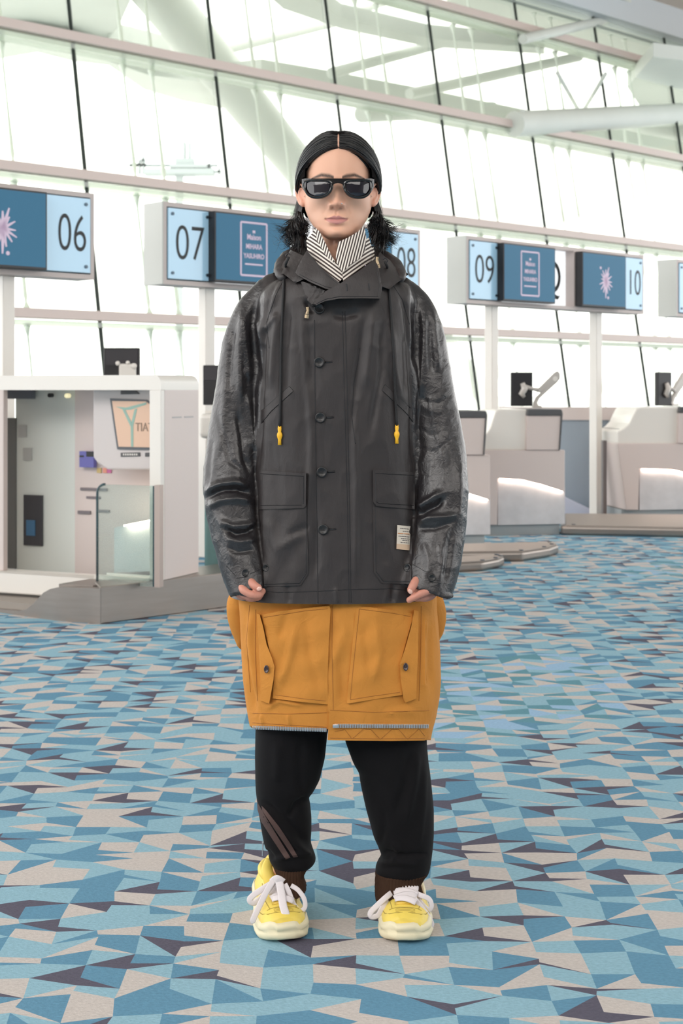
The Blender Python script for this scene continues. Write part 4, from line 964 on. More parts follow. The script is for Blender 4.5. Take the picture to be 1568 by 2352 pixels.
st = [# armhole creases
 ([(640, 640), (616, 700), (604, 790), (599, 900), (597, 1000), (592, 1080)], 6, -.010), ([(912, 650), (932, 710), (942, 800), (947, 900), (949, 1000), (951, 1080)], 6, -.010),
 ([(592, 1090), (590, 1180), (600, 1270), (610, 1340)], 5, -.006), ([(952, 1090), (950, 1180), (944, 1260), (930, 1330)], 5, -.006),
 # raglan gathers and upper-arm folds, left of picture
 ([(645, 650), (622, 700), (600, 770)], 8, .007), ([(562, 690), (553, 760), (550, 850), (552, 930)], 9, .008), ([(585, 680), (578, 750), (586, 830), (594, 900)], 8, -.009), ([(560, 720), (566, 800), (575, 880)], 8, .005), ([(538, 740), (528, 820), (524, 900)], 7, -.006),
 ([(590, 730), (604, 800)], 6, .006), ([(520, 860), (512, 960), (505, 1040)], 9, .005), ([(545, 940), (556, 1000), (560, 1050), (575, 1090)], 8, -.008), ([(566, 900), (578, 980), (584, 1040)], 8, .007),
 ([(470, 1148), (490, 1132), (515, 1124), (545, 1124), (578, 1134)], 6, -.013), ([(470, 1132), (500, 1114), (540, 1108), (575, 1118)], 8, .009), ([(476, 1166), (505, 1150), (545, 1146), (580, 1152)], 7, .008),
 ([(515, 1212), (540, 1226), (570, 1222), (592, 1208)], 5.5, -.011), ([(505, 1196), (535, 1210), (570, 1206), (590, 1194)], 7, .007), ([(520, 1236), (550, 1246), (588, 1238)], 7, .007), ([(520, 1256), (545, 1268), (585, 1262)], 5, -.005), ([(500, 1180), (520, 1240), (535, 1300)], 8, .004),
 ([(486, 1000), (480, 1060), (478, 1110)], 7, -.004), ([(500, 950), (515, 1010), (530, 1060), (560, 1085)], 6, -.005),
 # right of picture
 ([(968, 690), (975, 760), (970, 850), (962, 930)], 9, .008), ([(950, 690), (955, 770), (956, 850)], 7, -.008), ([(990, 700), (998, 780), (1008, 860)], 9, .006), ([(985, 720), (988, 800), (992, 870)], 6, -.005),
 ([(952, 1186), (980, 1170), (1005, 1160), (1022, 1142)], 6, -.013), ([(955, 1168), (985, 1150), (1015, 1130)], 8, .009), ([(955, 1202), (985, 1190), (1025, 1188), (1050, 1180)], 7, .009), ([(958, 1214), (1000, 1212), (1040, 1200)], 5, -.006),
 ([(956, 905), (985, 926), (1010, 925), (1035, 905)], 5, -.0018), ([(958, 925), (985, 944), (1020, 948)], 6, .0012), ([(966, 985), (990, 1000), (1010, 996)], 4, -.0012), ([(960, 1030), (1000, 1040), (1045, 1000)], 5, -.002), ([(985, 900), (1000, 980), (1022, 1080)], 8, .004),
 ([(1050, 1060), (1056, 1140), (1050, 1220)], 8, .004), ([(1035, 1220), (1030, 1280), (1020, 1340)], 6, -.005), ([(970, 1240), (985, 1290), (980, 1330)], 7, .004), ([(1010, 1240), (1014, 1300), (1005, 1350)], 6, .004),
 # body: long soft vertical folds
 ([(664, 690), (655, 800), (650, 930)], 10, -0.0067), ([(690, 700), (704, 830), (716, 1000), (712, 1180)], 9, 0.0060), ([(640, 700), (628, 800), (622, 900)], 8, 0.0067), ([(706, 740), (712, 900)], 8, -0.0045),
 ([(838, 720), (826, 820), (812, 920), (806, 1010)], 8, -0.0060), ([(880, 720), (876, 850), (862, 930), (848, 1010)], 8, -0.0067), ([(858, 700), (850, 800), (836, 900)], 9, 0.0060), ([(900, 740), (908, 850), (925, 930)], 9, 0.0067), ([(812, 900), (818, 1100), (816, 1350)], 7, 0.0053), ([(930, 760), (936, 900)], 6, -0.0060),
 ([(720, 1100), (728, 1200), (724, 1340)], 7, -0.0045), ([(660, 1230), (690, 1215), (708, 1210)], 5, -0.0060), ([(640, 1260), (680, 1236), (700, 1232)], 6, 0.0045), ([(618, 1190), (640, 1280)], 8, 0.0045), ([(604, 760), (640, 720)], 6, 0.0060),
 ([(700, 690), (722, 720)], 6, -0.0090), ([(760, 720), (790, 726), (830, 716)], 9, -0.0060), ([(875, 1230), (890, 1300)], 6, -0.0045), ([(560, 1350), (565, 1384)], 5, 0.0045), ([(660, 1340), (664, 1386)], 5, -0.0045), ([(905, 1340), (900, 1386)], 6, -0.0045), ([(770, 1350), (775, 1386)], 4, 0.0045)]
dd = stroke_field(v, n, st)
dd += issl*(.0040*ridged(v, (13, 11, 6), 1)+.0016*ridged(v, (30, 26, 18), 2)+.0004*ridged(v, (80, 70, 70), 3))
dd += (1-np.clip(issl, 0, 1))*(.0034*vnoise(v, (26, 14, 5), 4)+.0014*ridged(v, (40, 40, 18), 5))
setv(jm, v+n*dd[:, None]); v, n = getv(jm); px, py = proj(v)
JT = bvh(jm)
jm.materials.clear()
jacket = finish(jm, 'jacket', JACK, pr_)
jm.materials.append(SLEEVE)
fc = np.array([p.vertices[0] for p in jm.polygons]); mi = (issl[fc] > .5).astype(np.int32); jm.polygons.foreach_set('material_index', mi); jm.update()
# seams
mb = MB()
for pts in ([(722, 735), (724, 1000), (728, 1200), (730, 1386)], [(786, 715), (790, 900), (796, 1100), (801, 1384)], [(792, 715), (797, 900), (801, 1100), (806, 1384)],
            [(658, 628), (632, 680), (612, 740), (618, 800)], [(893, 640), (925, 690), (940, 745)], [(550, 1352), (640, 1361), (730, 1358), (800, 1354), (900, 1352), (930, 1356)],
            [(816, 1020), (808, 960), (812, 880), (826, 800)]): seam(mb, JT, pts, .0010)
mb.build('seam_line', SEAM, jacket, smooth=True, org=PO)
def welt(P, name='welt_pocket'):
    o = patch(name, P, JT, .0022, JACK, jacket, 8); m_ = MB(); seam(m_, JT, P+[P[0]], .0011, .0008); m_.build('stitching', SEAM, o, org=PO, smooth=True)
    return o
welt([(600, 944), (664, 888), (673, 898), (622, 944), (600, 972)]); welt([(884, 884), (946, 940), (948, 968), (930, 945), (877, 896)])
# patch pockets with flaps
pk1 = patch('patch_pocket', [(598, 1140), (703, 1140), (708, 1318), (690, 1345), (606, 1347)], JT, .0035, JACK, jacket, 7, bump=lambda x, y: .0016*math.sin(x*.09+y*.05))
pk2 = patch('patch_pocket', [(856, 1140), (948, 1140), (944, 1341), (877, 1340), (858, 1314)], JT, .0035, JACK, jacket, 7, bump=lambda x, y: .0016*math.sin(x*.08-y*.04))
fl1 = patch('pocket_flap', [(592, 1080), (703, 1087), (702, 1162), (697, 1167), (593, 1170)], JT, .009, JACK, jacket, 6)
fl2 = patch('pocket_flap', [(856, 1079), (952, 1085), (952, 1170), (905, 1166), (864, 1162), (857, 1153)], JT, .009, JACK, jacket, 6)
JF = pbvh(pk1, pk2, fl1, fl2); mb = MB(); seam(mb, JF, [(598, 1088), (697, 1094), (696, 1158)], .0009, .0002); seam(mb, JF, [(598, 1161), (692, 1160)], .0009, .0002); mb.build('stitching', SEAM, fl1, org=PO)
mb = MB(); seam(mb, JF, [(950, 1092), (862, 1087), (863, 1152), (870, 1156), (950, 1161)], .0009, .0002); mb.build('stitching', SEAM, fl2, org=PO)
mb = MB(); seam(mb, JF, [(703, 1172), (703, 1316), (687, 1340), (606, 1342)], .0009, .0002); mb.build('stitching', SEAM, pk1, org=PO)
mb = MB(); seam(mb, JF, [(862, 1168), (863, 1312), (880, 1335), (940, 1336)], .0009, .0002); mb.build('stitching', SEAM, pk2, org=PO)
def button(px, py, r, par, T=JT, m=BTN, off=.004, tilt=0, squash=1.):
    h, n_, d_ = cast(T, px, py); n_ = (n_ if n_.y < 0 else -n_); n_ = (n_+Vector((0, -1, 0))).normalized(); c = h+n_*off
    q = n_.to_track_quat('Z', 'Y').to_matrix().to_4x4(); b_ = MB(); prof = [(0, .0005), (.55, .0005), (.62, .0012), (.8, .0022), (.95, .0018), (1, 0), (.95, -.0015)]
    rings = [[(max(rr, .02)*r*squash*math.cos(2*PI*k/20), max(rr, .02)*r*math.sin(2*PI*k/20), z) for k in range(20)] for rr, z in prof]; b_.loft(rings)
    M = Matrix.Translation(c) @ q; b_.v = [tuple(M @ Vector(p)) for p in b_.v]; o = b_.build('button', m, par, smooth=True, org=PO)
    t_ = MB()
    for sx in (-1, 1):
        for sy in (-1, 1): p = M @ Vector((sx*r*.17, sy*r*.17, .0006)); t_.ball(p, .0009*r/.011, 6, 4)
    t_.build('thread_hole', SEAM, o, org=PO); return o
for bx, by in ((733, 709), (733, 832), (736, 959), (739, 1084), (742, 1216)):
    button(bx, by, .0122, jacket)
    if by > 720:
        mb = MB(); seam(mb, JT, [(bx+12, by), (bx+22, by), (bx+30, by-1)], .0022, .0002); mb.build('buttonhole', SEAM, jacket, smooth=True, org=PO)
for bx, by, r in ((563, 1315, .0082), (612, 1304, .0085), (938, 1304, .0095), (991, 1326, .0085)): button(bx, by, r, jacket)
cf = MB()
seam(cf, JT, [(520, 1300), (540, 1322), (575, 1318), (603, 1306)], .0008); cf.build('seam_line', SEAM, jacket, org=PO); cf = MB(); seam(cf, JT, [(940, 1292), (975, 1312), (1030, 1325), (1052, 1322)], .0008); cf.build('seam_line', SEAM, jacket, org=PO)
patch('cuff_tab', [(536, 1306), (572, 1302), (578, 1312), (570, 1324), (540, 1328)], JT, .003, SLEEVE, jacket, 6); patch('cuff_tab', [(980, 1316), (1000, 1312), (1040, 1322), (1038, 1342), (984, 1336)], JT, .003, SLEEVE, jacket, 6)
button(563, 1315, .0082, jacket, off=.007); button(991, 1327, .0085, jacket, off=.007)
lb = patch('fabric_label', [(912, 1206), (943, 1209), (940, 1264), (910, 1261)], JT, .0065, mat('ivory_label', (214, 204, 190), .8), jacket, 8)
patch('label_tint', [(910.5, 1249), (940.5, 1251), (940, 1264), (910, 1261)], JT, .0072, mat('label_fade_orange', (206, 178, 152), .8), lb, 8)
mb = MB(); LT = mat('label_print_grey', (96, 92, 94), .7); LO = mat('label_print_orange', (206, 150, 110), .7)
for y, a, b in ((1213, 919, 939), (1219, 925, 939), (1231, 915, 940), (1236, 921, 940), (1240, 924, 940), (1245, 920, 940)):
    x = a; R2 = random.Random(y)
    while x < b: w_ = R2.uniform(1.5, 4); seam(mb, JT, [(x, y+(x-912)*.08), (min(x+w_, b), y+(x+w_-912)*.08)], .0007, .0071); x += w_+1.3
mb.build('label_print', LT, lb, org=PO)
mb = MB(); seam(mb, JT, [(914, 1225), (926, 1226)], .0013, .0071); seam(mb, JT, [(928, 1226), (940, 1227)], .0011, .0071); mb.build('label_print', LO, lb, org=PO)
# drawstrings with knotted yellow tips
for pts, x, y0, y1 in (([(663, 590), (656, 606), (652, 640), (649, 700), (645, 800), (644, 900), (642, 980)], 642, 978, 1022), ([(883, 600), (889, 612), (892, 650), (898, 720), (904, 820), (907, 900), (911, 978)], 911, 976, 1019)):
    P = onsurf(JT, pts, .005, 12); P = [Vector((p.x, min(p.y, YP-.10-.0 if i < 2 else p.y), p.z)) for i, p in enumerate(P)]
    ds_ = MB().tube(P, .0030, 8).build('drawstring', mat('black_cord', (22, 21, 23), .7), jacket, smooth=True, org=PO)
    e0 = P[-1]; y = lambda q: A(x, q, e0.y-YP)
    T1 = MB(); T1.tube([y(y0), y(y0+6), y(y0+14), y(y0+18), y(y0+22), y(y0+26), y(y0+32), y(y1)], [.0035, .0046, .0036, .006, .0066, .0058, .0036, .0042], 10, flat=.7, up=(0, 1, 0)); T1.build('cord_tip', AMBER, ds_, smooth=True, org=PO)

# hood lying on the shoulders
hp = smoothpath([A(652, 640, -.085), A(646, 622, -.05), A(660, 598, .0), A(700, 584, .075), A(777, 580, .11), A(850, 586, .075), A(892, 600, .0), A(918, 624, -.05), A(916, 644, -.085)], 8)
m_ = len(hp); hr = [.004+.020*math.sin(PI*i/(m_-1))**.6 for i in range(m_)]
hm = meshof(MB().tube(hp, hr, 28, flat=.9)); v, n = getv(hm)
setv(hm, v+n*(.004*ridged(v, (20, 20, 30), 7)+.002*ridged(v, (45, 45, 60), 8))[:, None]); hood = finish(hm, 'hood', JACK, jacket)
# side wings of the hood down to the shoulders
HP = meshof(keyloft([(672, 566, 868, 575, -.05, .1, 2.2), (655, 590, 892, 592, -.085, .12, 2.2), (630, 622, 925, 622, -.115, .13, 2.3), (612, 640, 948, 645, -.125, .135, 2.4), (600, 660, 965, 665, -.13, .14, 2.5), (590, 720, 975, 720, -.14, .14, 2.5)], 64, 6)); HT = bvh(HP)
patch('hood_wing', [(667, 574), (703, 590), (700, 640), (678, 650), (652, 630), (626, 626), (643, 604)], HT, .004, JACK, jacket, 6, .05, bump=lambda x, y: .003*math.sin(x*.35+y*.25))
patch('hood_wing', [(872, 578), (884, 590), (915, 610), (938, 630), (918, 645), (893, 664), (868, 655), (864, 600)], HT, .004, JACK, jacket, 6, .05, bump=lambda x, y: .002*math.sin(x*.2+y*.3))
# ---------------------------------------------------------------- striped shirt
def stripes(name, ang, sc, warp=0.):
    m = mat(name, (230, 222, 212), .8); nt = m.node_tree; N = nt.nodes; L = nt.links; b = N['Principled BSDF']; tc = N.new('ShaderNodeTexCoord')
    mp = N.new('ShaderNodeMapping'); mp.inputs['Rotation'].default_value = (0, ang, 0); L.new(tc.outputs['Object'], mp.inputs[0])
    wv = N.new('ShaderNodeTexWave'); wv.wave_type = 'BANDS'; wv.bands_direction = 'X'; wv.inputs['Scale'].default_value = sc; wv.inputs['Distortion'].default_value = warp; wv.inputs['Detail'].default_value = 1; wv.inputs['Detail Scale'].default_value = .35; L.new(mp.outputs[0], wv.inputs[0])
    cr = N.new('ShaderNodeValToRGB'); cr.color_ramp.interpolation = 'CONSTANT'; cr.color_ramp.elements[0].color = lin((66, 54, 52))+(1,); cr.color_ramp.elements[1].position = .5; cr.color_ramp.elements[1].color = lin((232, 224, 214))+(1,)
    L.new(wv.outputs['Fac'], cr.inputs[0]); L.new(cr.outputs[0], b.inputs['Base Color']); return m
ST1 = stripes('striped_cotton_a', math.radians(52), 44); ST2 = stripes('striped_cotton_b', math.radians(-14), 52, .5); ST3 = stripes('striped_cotton_c', math.radians(-52), 44)
shirt = empty('shirt', (0, 0, 0)); shirt.parent = pr_
SP = meshof(keyloft([(700, 515, 856, 515, -.074, .08, 2.2), (698, 560, 858, 560, -.094, .09, 2.2), (700, 610, 856, 610, -.118, .1, 2.2), (705, 670, 850, 670, -.142, .11, 2.2)], 64, 6)); SPT = bvh(SP)
patch('collar_band', [(838, 552), (846, 545), (860, 585), (864, 600), (840, 612), (836, 590)], SPT, .001, ST3, shirt, 6, .004)
patch('collar_wing', [(703, 553), (716, 536), (722, 523), (733, 530), (748, 560), (763, 590), (784, 622), (790, 636), (774, 652), (740, 618), (706, 578)], SPT, .003, ST1, shirt, 5, .004)
patch('collar_lining', [(722, 521), (733, 531), (746, 556), (762, 590), (770, 606), (750, 590), (728, 552)], SPT, .0055, ST2, shirt, 5, .003)
patch('collar_wing', [(786, 626), (780, 600), (840, 575), (858, 568), (862, 592), (825, 618), (788, 648)], SPT, .0045, ST3, shirt, 5, .004)
patch('collar_wing', [(776, 556), (800, 545), (822, 532), (836, 518), (841, 545), (839, 575), (828, 592), (806, 606), (786, 626), (772, 602), (771, 590)], SPT, .010, ST2, shirt, 5, .005)
# ---------------------------------------------------------------- jacket collar flaps
LPm = meshof(keyloft([(668, 560, 884, 560, -.088, .1, 2.2), (655, 600, 900, 600, -.120, .11, 2.2), (640, 650, 915, 650, -.148, .12, 2.3), (630, 710, 930, 710, -.158, .13, 2.4)], 64, 6)); LPT = bvh(LPm)
c1 = patch('collar_flap', [(704, 575), (740, 618), (777, 647), (784, 655), (765, 668), (747, 663), (712, 648), (683, 632), (678, 626), (683, 614), (694, 592)], LPT, .004, JACK, jacket, 5, .02, bump=lambda x, y: .0012*math.sin(x*.12))
patch('storm_fly', [(690, 645), (712, 652), (747, 668), (744, 690), (722, 704), (705, 690)], LPT, -.010, JACK, jacket, 6, .03, bump=lambda x, y: .003*math.sin(x*.5+y*.3))
c2 = patch('collar_flap', [(862, 594), (830, 618), (786, 648), (766, 659), (747, 669), (726, 692), (715, 706), (728, 700), (745, 692), (778, 686), (830, 685), (873, 686), (877, 660), (871, 625), (866, 598)], LPT, .014, JACK, jacket, 5, .03, bump=lambda x, y: .0015*math.sin(x*.08+1))
C1B = pbvh(c1); C2B = pbvh(c2)
mb = MB(); seam(mb, C2B, [(722, 700), (748, 687), (780, 681), (868, 681), (871, 655), (862, 602)], .0007, .0002); seam(mb, C2B, [(795, 652), (797, 668)], .0018, .0002); seam(mb, C2B, [(846, 651), (848, 667)], .0018, .0002); mb.build('stitching', SEAM, c2, org=PO)
mb = MB(); seam(mb, C1B, [(708, 582), (740, 622), (776, 652)], .0007, .0002); seam(mb, C1B, [(688, 630), (712, 643), (747, 658), (764, 662)], .0007, .0002); mb.build('stitching', SEAM, c1, org=PO)
for P, T_, off in (([(713, 706), (707, 714)], JT, .012), ([(863, 592), (865, 600)], LPT, .018)):
    x, y = P[1]; c = cast(T_, x, y)[0]+Vector((0, -off, 0)); k_ = 1 if T_ is LPT else -1
    z = MB(); z.tube([c+Vector((-.001*k_*-1, 0, .008)), c, c+Vector((.002*k_, 0, -.008))], [.0036, .0034, .004], 6, flat=.4, up=(0, 1, 0)); z.tube([c+Vector((.002*k_, -.001, -.009)), c+Vector((.003*k_, -.001, -.017))], [.0045, .0045], 4, flat=.35, up=(0, 1, 0)); z.build('zip_pull', GOLD, jacket, org=PO, bevel=0)
for ex, ey in ((662, 588), (884, 598)):
    c = cast(HT, ex, ey)[0]+Vector((0, -.006, 0)); rg_ = [c+Vector((.005*math.cos(a), 0, .005*math.sin(a))) for a in np.linspace(0, 2*PI, 13)]; MB().tube(rg_, .0016, 6, cap=False).build('eyelet', mat('dark_metal', (70, 68, 70), .3, .9), jacket, smooth=True, org=PO)

# ---------------------------------------------------------------- ochre coat under the jacket
OK_ = K([(1330, 545, 1000, -.138, .14), (1400, 551, 1002, -.14, .14), (1450, 554, 1006, -.142, .142), (1500, 557, 1009, -.144, .144), (1560, 560, 1011, -.146, .146), (1600, 565, 1007, -.146, .145), (1640, 571, 1000, -.144, .143), (1670, 577, 992, -.142, .142), (1715, 584, 984, -.14, .14)], 2.6)
cst = [([(580, 1400), (576, 1480), (590, 1600)], 8, .005), ([(568, 1500), (575, 1580), (585, 1640)], 7, -.004), ([(680, 1420), (668, 1500), (640, 1580)], 9, .004), ([(700, 1400), (710, 1500), (735, 1600)], 10, -.0035), ([(660, 1400), (640, 1470)], 8, -.003),
       ([(610, 1630), (640, 1610), (700, 1622)], 5, .003), ([(770, 1400), (790, 1450), (760, 1540)], 9, .004), ([(780, 1500), (785, 1620)], 8, -.004), ([(975, 1400), (968, 1500), (975, 1600)], 6, .005), ([(990, 1420), (985, 1520), (990, 1590)], 6, -.004), ([(880, 1640), (930, 1632), (960, 1640)], 5, .003), ([(860, 1420), (872, 1500), (856, 1570)], 8, .004), ([(835, 1430), (846, 1540)], 8, -.003), ([(600, 1640), (604, 1665)], 4, .003), ([(660, 1640), (666, 1668)], 4, .003)]
def coatmesh(ext):
    m0 = MB(); rows = dense(OK_, 4); rg = []
    for r in rows: rg.append(ring((r[0], r[1]), (r[2], r[3]), r[4], r[5], r[6], 256))
    m0.loft(rg, cap=False); me = meshof(m0); v, n = getv(me); px, py = proj(v)
    d_ = stroke_field(v, n, cst)+.003*vnoise(v, (18, 12, 4), 11)+.0013*ridged(v, (30, 30, 12), 12); v = v+n*d_[:, None]
    if not ext:
        px, py = proj(v); hem = np.where(px < 760, 1669+(px-577)*.035, 1700.); isf = v[:, 1] < YP
        hem = np.where(isf, hem, 1672); zh = CAMH+(HOR-hem)*v[:, 1]/F; v[:, 2] = np.maximum(v[:, 2], zh)
    setv(me, v); return me
cst = [(a_[0], a_[1]*.9, a_[2]*1.9) for a_ in cst]
cme = coatmesh(True); CT = bvh(cme)
coat = finish(coatmesh(False), 'coat', OCHRE, pr_)
fp_ = patch('front_panel', [(757, 1380), (754, 1460), (752, 1560), (752, 1632), (756, 1636), (752, 1700), (800, 1701), (900, 1702), (975, 1701), (984, 1694), (987, 1668), (994, 1640), (998, 1600), (998, 1500), (994, 1380)], CT, .006, OCHRE, coat, 7, .01, bump=lambda x, y: .0015*math.sin(x*.06+y*.02))
sm_ = MB(); FB = pbvh(fp_); CB = pbvh(coat)
for pts, off in (([(580, 1638), (660, 1640), (750, 1637)], .0), ([(764, 1385), (762, 1480), (765, 1630)], .0064), ([(758, 1631), (860, 1636), (985, 1632)], .0064), ([(758, 1695), (860, 1697), (975, 1696)], .0064), ([(580, 1660), (660, 1665), (750, 1670)], 0)): seam(sm_, FB if off else CB, pts, .0009, .0002)
zz = [(770, 1676)]+[(770+i*34.-(0), 1676 if i % 2 == 0 else 1696) for i in range(1, 7)]
seam(sm_, FB, [(768, 1680), (792, 1676), (808, 1697), (835, 1674), (852, 1676), (873, 1698), (900, 1675), (916, 1676), (936, 1698), (962, 1674), (975, 1690)], .0008, .0002)
sm_.build('stitching', OCHRE2, coat, org=PO)
def pocket(bag, flap, bt, lines):
    b_ = patch('cargo_pocket', bag, CT, .010, OCHRE, coat, 6, .004, bump=lambda x, y: .0025*math.sin(x*.055+y*.012)+.0012*math.sin(y*.09+x*.03))
    f_ = patch('pocket_facing', flap, CT, .018, OCHRE, coat, 5, .004, bump=lambda x, y: .0008*math.sin(y*.08))
    s_ = MB()
    PB = pbvh(b_)
    for l in lines: seam(s_, PB, l, .0008, .0002)
    s_.build('stitching', OCHRE2, b_, org=PO)
    button(bt[0], bt[1], .0092, f_, CT, mat('tortoise_button', (66, 48, 48), .15, coat=.6), off=.021, squash=.62)
pocket([(600, 1412), (640, 1404), (700, 1397), (757, 1391), (759, 1400), (755, 1470), (752, 1560), (753, 1618), (690, 1612), (626, 1604), (630, 1540), (618, 1490)],
       [(589, 1409), (596, 1411), (604, 1440), (612, 1480), (624, 1510), (630, 1530), (628, 1560), (618, 1616), (598, 1609), (598, 1560), (594, 1480)], (618, 1533),
       [[(606, 1418), (700, 1403), (752, 1398)], [(632, 1596), (690, 1604), (748, 1610)]])
pocket([(818, 1392), (850, 1395), (900, 1401), (947, 1409), (948, 1420), (936, 1460), (920, 1520), (922, 1560), (924, 1596), (860, 1606), (799, 1616), (796, 1612), (803, 1540), (812, 1450)],
       [(951, 1401), (961, 1404), (960, 1500), (957, 1560), (955, 1605), (931, 1614), (926, 1604), (920, 1560), (918, 1525), (930, 1490), (944, 1440)], (927, 1528),
       [[(825, 1399), (900, 1408), (942, 1416)], [(825, 1399), (810, 1540), (804, 1606)], [(804, 1607), (860, 1598), (918, 1590)]])
mb = MB(); seam(mb, CB, [(573, 1390), (566, 1470), (575, 1590)], .0009, .0002); mb.build('seam_line', OCHRE2, coat, org=PO); mb = MB(); seam(mb, FB, [(967, 1392), (966, 1500), (962, 1610)], .0009, .0002); mb.build('seam_line', OCHRE2, coat, org=PO); mb = MB(); seam(mb, CB, [(587, 1400), (586, 1500), (591, 1610)], .0009, .0002); mb.build('seam_line', OCHRE2, coat, org=PO)
# zips: teeth and tape
def zipper(a, b, off, n_, nm='zip_teeth'):
    mb = MB(); tp = onsurf(CT, [a, b], off, 8); MB().tube(tp, .0034, 6, flat=.35, up=(0, 1, 0)).build('zip_tape', mat('zip_tape_tan', (206, 160, 110), .7), coat, org=PO, smooth=True)
    for i in range(n_):
        t = (i+.5)/n_; x = a[0]+(b[0]-a[0])*t; y = a[1]+(b[1]-a[1])*t; h = cast(CT, x, y)[0]
        mb.box((h.x-.0012, h.y-off-.0035, h.z-.0042), (h.x+.0012, h.y-off-.0005, h.z+.0042))
    mb.build(nm, SILV, coat, org=PO)
zipper((580, 1670), (750, 1676), .001, 44); zipper((768, 1665), (984, 1666), .0075, 56)
h = cast(CT, 770, 1665)[0]; MB().box((h.x-.006, h.y-.014, h.z-.004), (h.x+.006, h.y-.009, h.z+.004)).build('zip_slider', SILV, coat, org=PO, bevel=.001)
for s, pts, rr in ((-1, [(560, 1372, .01), (550, 1392, .015), (549, 1420, .02), (553, 1450, .03), (562, 1488, .05)], [.030, .030, .027, .022, .008]), (1, [(985, 1372, .01), (992, 1395, .015), (996, 1420, .02), (996, 1450, .03), (990, 1482, .04)], [.026, .028, .026, .022, .010])):
    P = smoothpath([A(*p) for p in pts], 8); r_l = list(np.interp(np.linspace(0, 4, len(P)), range(5), rr)); me = meshof(MB().tube(P, r_l, 36)); v, n = getv(me)
    setv(me, v+n*(.006*ridged(v, (18, 18, 10), 14))[:, None]); finish(me, 'side_fold', OCHRE, coat)

# ---------------------------------------------------------------- trousers
pants = empty('trousers', (0, 0, 0)); pants.parent = pr_
LK = [(1600, 592, 772, .11), (1680, 586, 753, .10), (1740, 585, 747, .098), (1790, 586, 736, .09), (1815, 587, 724, .084), (1832, 589, 712, .078), (1850, 591, 715, .078), (1880, 597, 718, .076), (1910, 602, 718, .074), (1935, 607, 716, .072), (1955, 613, 721, .072), (1968, 617, 725, .070), (1978, 622, 725, .066), (1986, 627, 716, .058)]
RK = [(1600, 772, 990, .11), (1700, 792, 981, .10), (1750, 811, 985, .098), (1772, 824, 988, .096), (1800, 828, 991, .094), (1855, 839, 996, .09), (1916, 854, 996, .084), (1950, 870, 993, .078), (1966, 875, 991, .074), (1982, 866, 989, .074), (1998, 861, 986, .070), (2006, 864, 982, .062)]
lst = {0: [([(600, 1860), (640, 1900), (690, 1950), (716, 1966)], 9, .012), ([(598, 1835), (640, 1870), (690, 1920), (715, 1940)], 8, -.007), ([(712, 1834), (680, 1850), (660, 1880)], 7, -.009), ([(690, 1700), (688, 1790), (700, 1830)], 9, -.006), ([(640, 1700), (636, 1800)], 12, .005), ([(630, 1975), (680, 1962), (718, 1962)], 6, .007), ([(610, 1950), (630, 1975)], 6, -.006)],
       1: [([(960, 1720), (952, 1800), (930, 1900)], 9, .007), ([(940, 1720), (930, 1800), (905, 1880)], 9, -.006), ([(874, 1962), (890, 1956), (930, 1966), (985, 1960)], 6, -.008), ([(864, 1985), (910, 1980), (960, 1985)], 7, .006), ([(872, 1940), (885, 1900), (880, 1850)], 7, -.006), ([(900, 1930), (912, 1950), (904, 1980)], 6, .006), ([(975, 1740), (972, 1850), (960, 1950)], 8, .005)]}
legs = []
for i, KK in enumerate((LK, RK)):
    me = meshof(keyloft([(l, y, r, y, -d_, d_, 2.2) for y, l, r, d_ in KK], 128, 3)); v, n = getv(me)
    v = v+n*(stroke_field(v, n, lst[i])+.004*vnoise(v, (14, 12, 6), 20+i)*np.clip((1980-proj(v)[1])/60, 0, 1))[:, None]; setv(me, v); legs.append(bvh(me)); finish(me, 'trouser_leg', VELV, pants)
CK = [[(626, 1984, 718, 1980, -.06, .056, 2.3), (630, 1990, 710, 1986, -.062, .052, 2.3), (636, 2004, 699, 2006, -.068, .05, 2.3), (643, 2020, 699, 2020, -.084, .05, 2.3), (654, 2040, 704, 2036, -.094, .05, 2.3)],
      [(862, 2000, 985, 1998, -.068, .06, 2.3), (862, 2010, 978, 2008, -.068, .056, 2.3), (861, 2030, 966, 2026, -.074, .055, 2.3), (861, 2046, 966, 2040, -.082, .055, 2.3), (862, 2062, 974, 2056, -.09, .055, 2.3)]]
for i, kk in enumerate(CK):
    me = meshof(keyloft(kk, 160, 2)); v, n = getv(me); v = v+n*(.0012*np.sin(np.arctan2(v[:, 1]-YP, v[:, 0]-v[:, 0].mean())*60)+.003*vnoise(v, (20, 20, 10), 30))[:, None]
    if i == 1: px, py = proj(v); b_ = np.clip((py-2035)/25, 0, 1)*np.exp(-((px-928)/30.)**2); v[:, 2] += b_*.012
    else: px, py = proj(v); b_ = np.clip((py-2015)/22, 0, 1)*np.clip((700-px)/60, 0, 1); v[:, 2] += 0*b_
    setv(me, v); finish(me, 'ribbed_cuff', BROWN, pants)
BST = mat('brown_stripe', (70, 50, 46), .8)
patch('side_stripe', [(590, 1838), (594, 1848), (612, 1880), (640, 1926), (667, 1970), (656, 1974), (628, 1932), (600, 1888), (591, 1860)], legs[0], .0035, BST, pants, 6, .003)
patch('side_stripe', [(600, 1850), (610, 1860), (640, 1898), (668, 1940), (684, 1968), (674, 1970), (650, 1934), (622, 1892), (602, 1862)], legs[0], .0035, BST, pants, 6, .003)
MB().tube([A(604, 1934, -.0), A(603, 1946, 0), A(603, 1966, 0)], [.003, .0012, .0018], 6).build('ankle_zip_pull', SILV, pants, org=PO)
MB().tube([A(966, 2030, -.03), A(972, 2050, -.035), A(976, 2060, -.035)], [.003, .0025, .003], 6).build('ankle_zip_pull', GOLD, pants, org=PO)

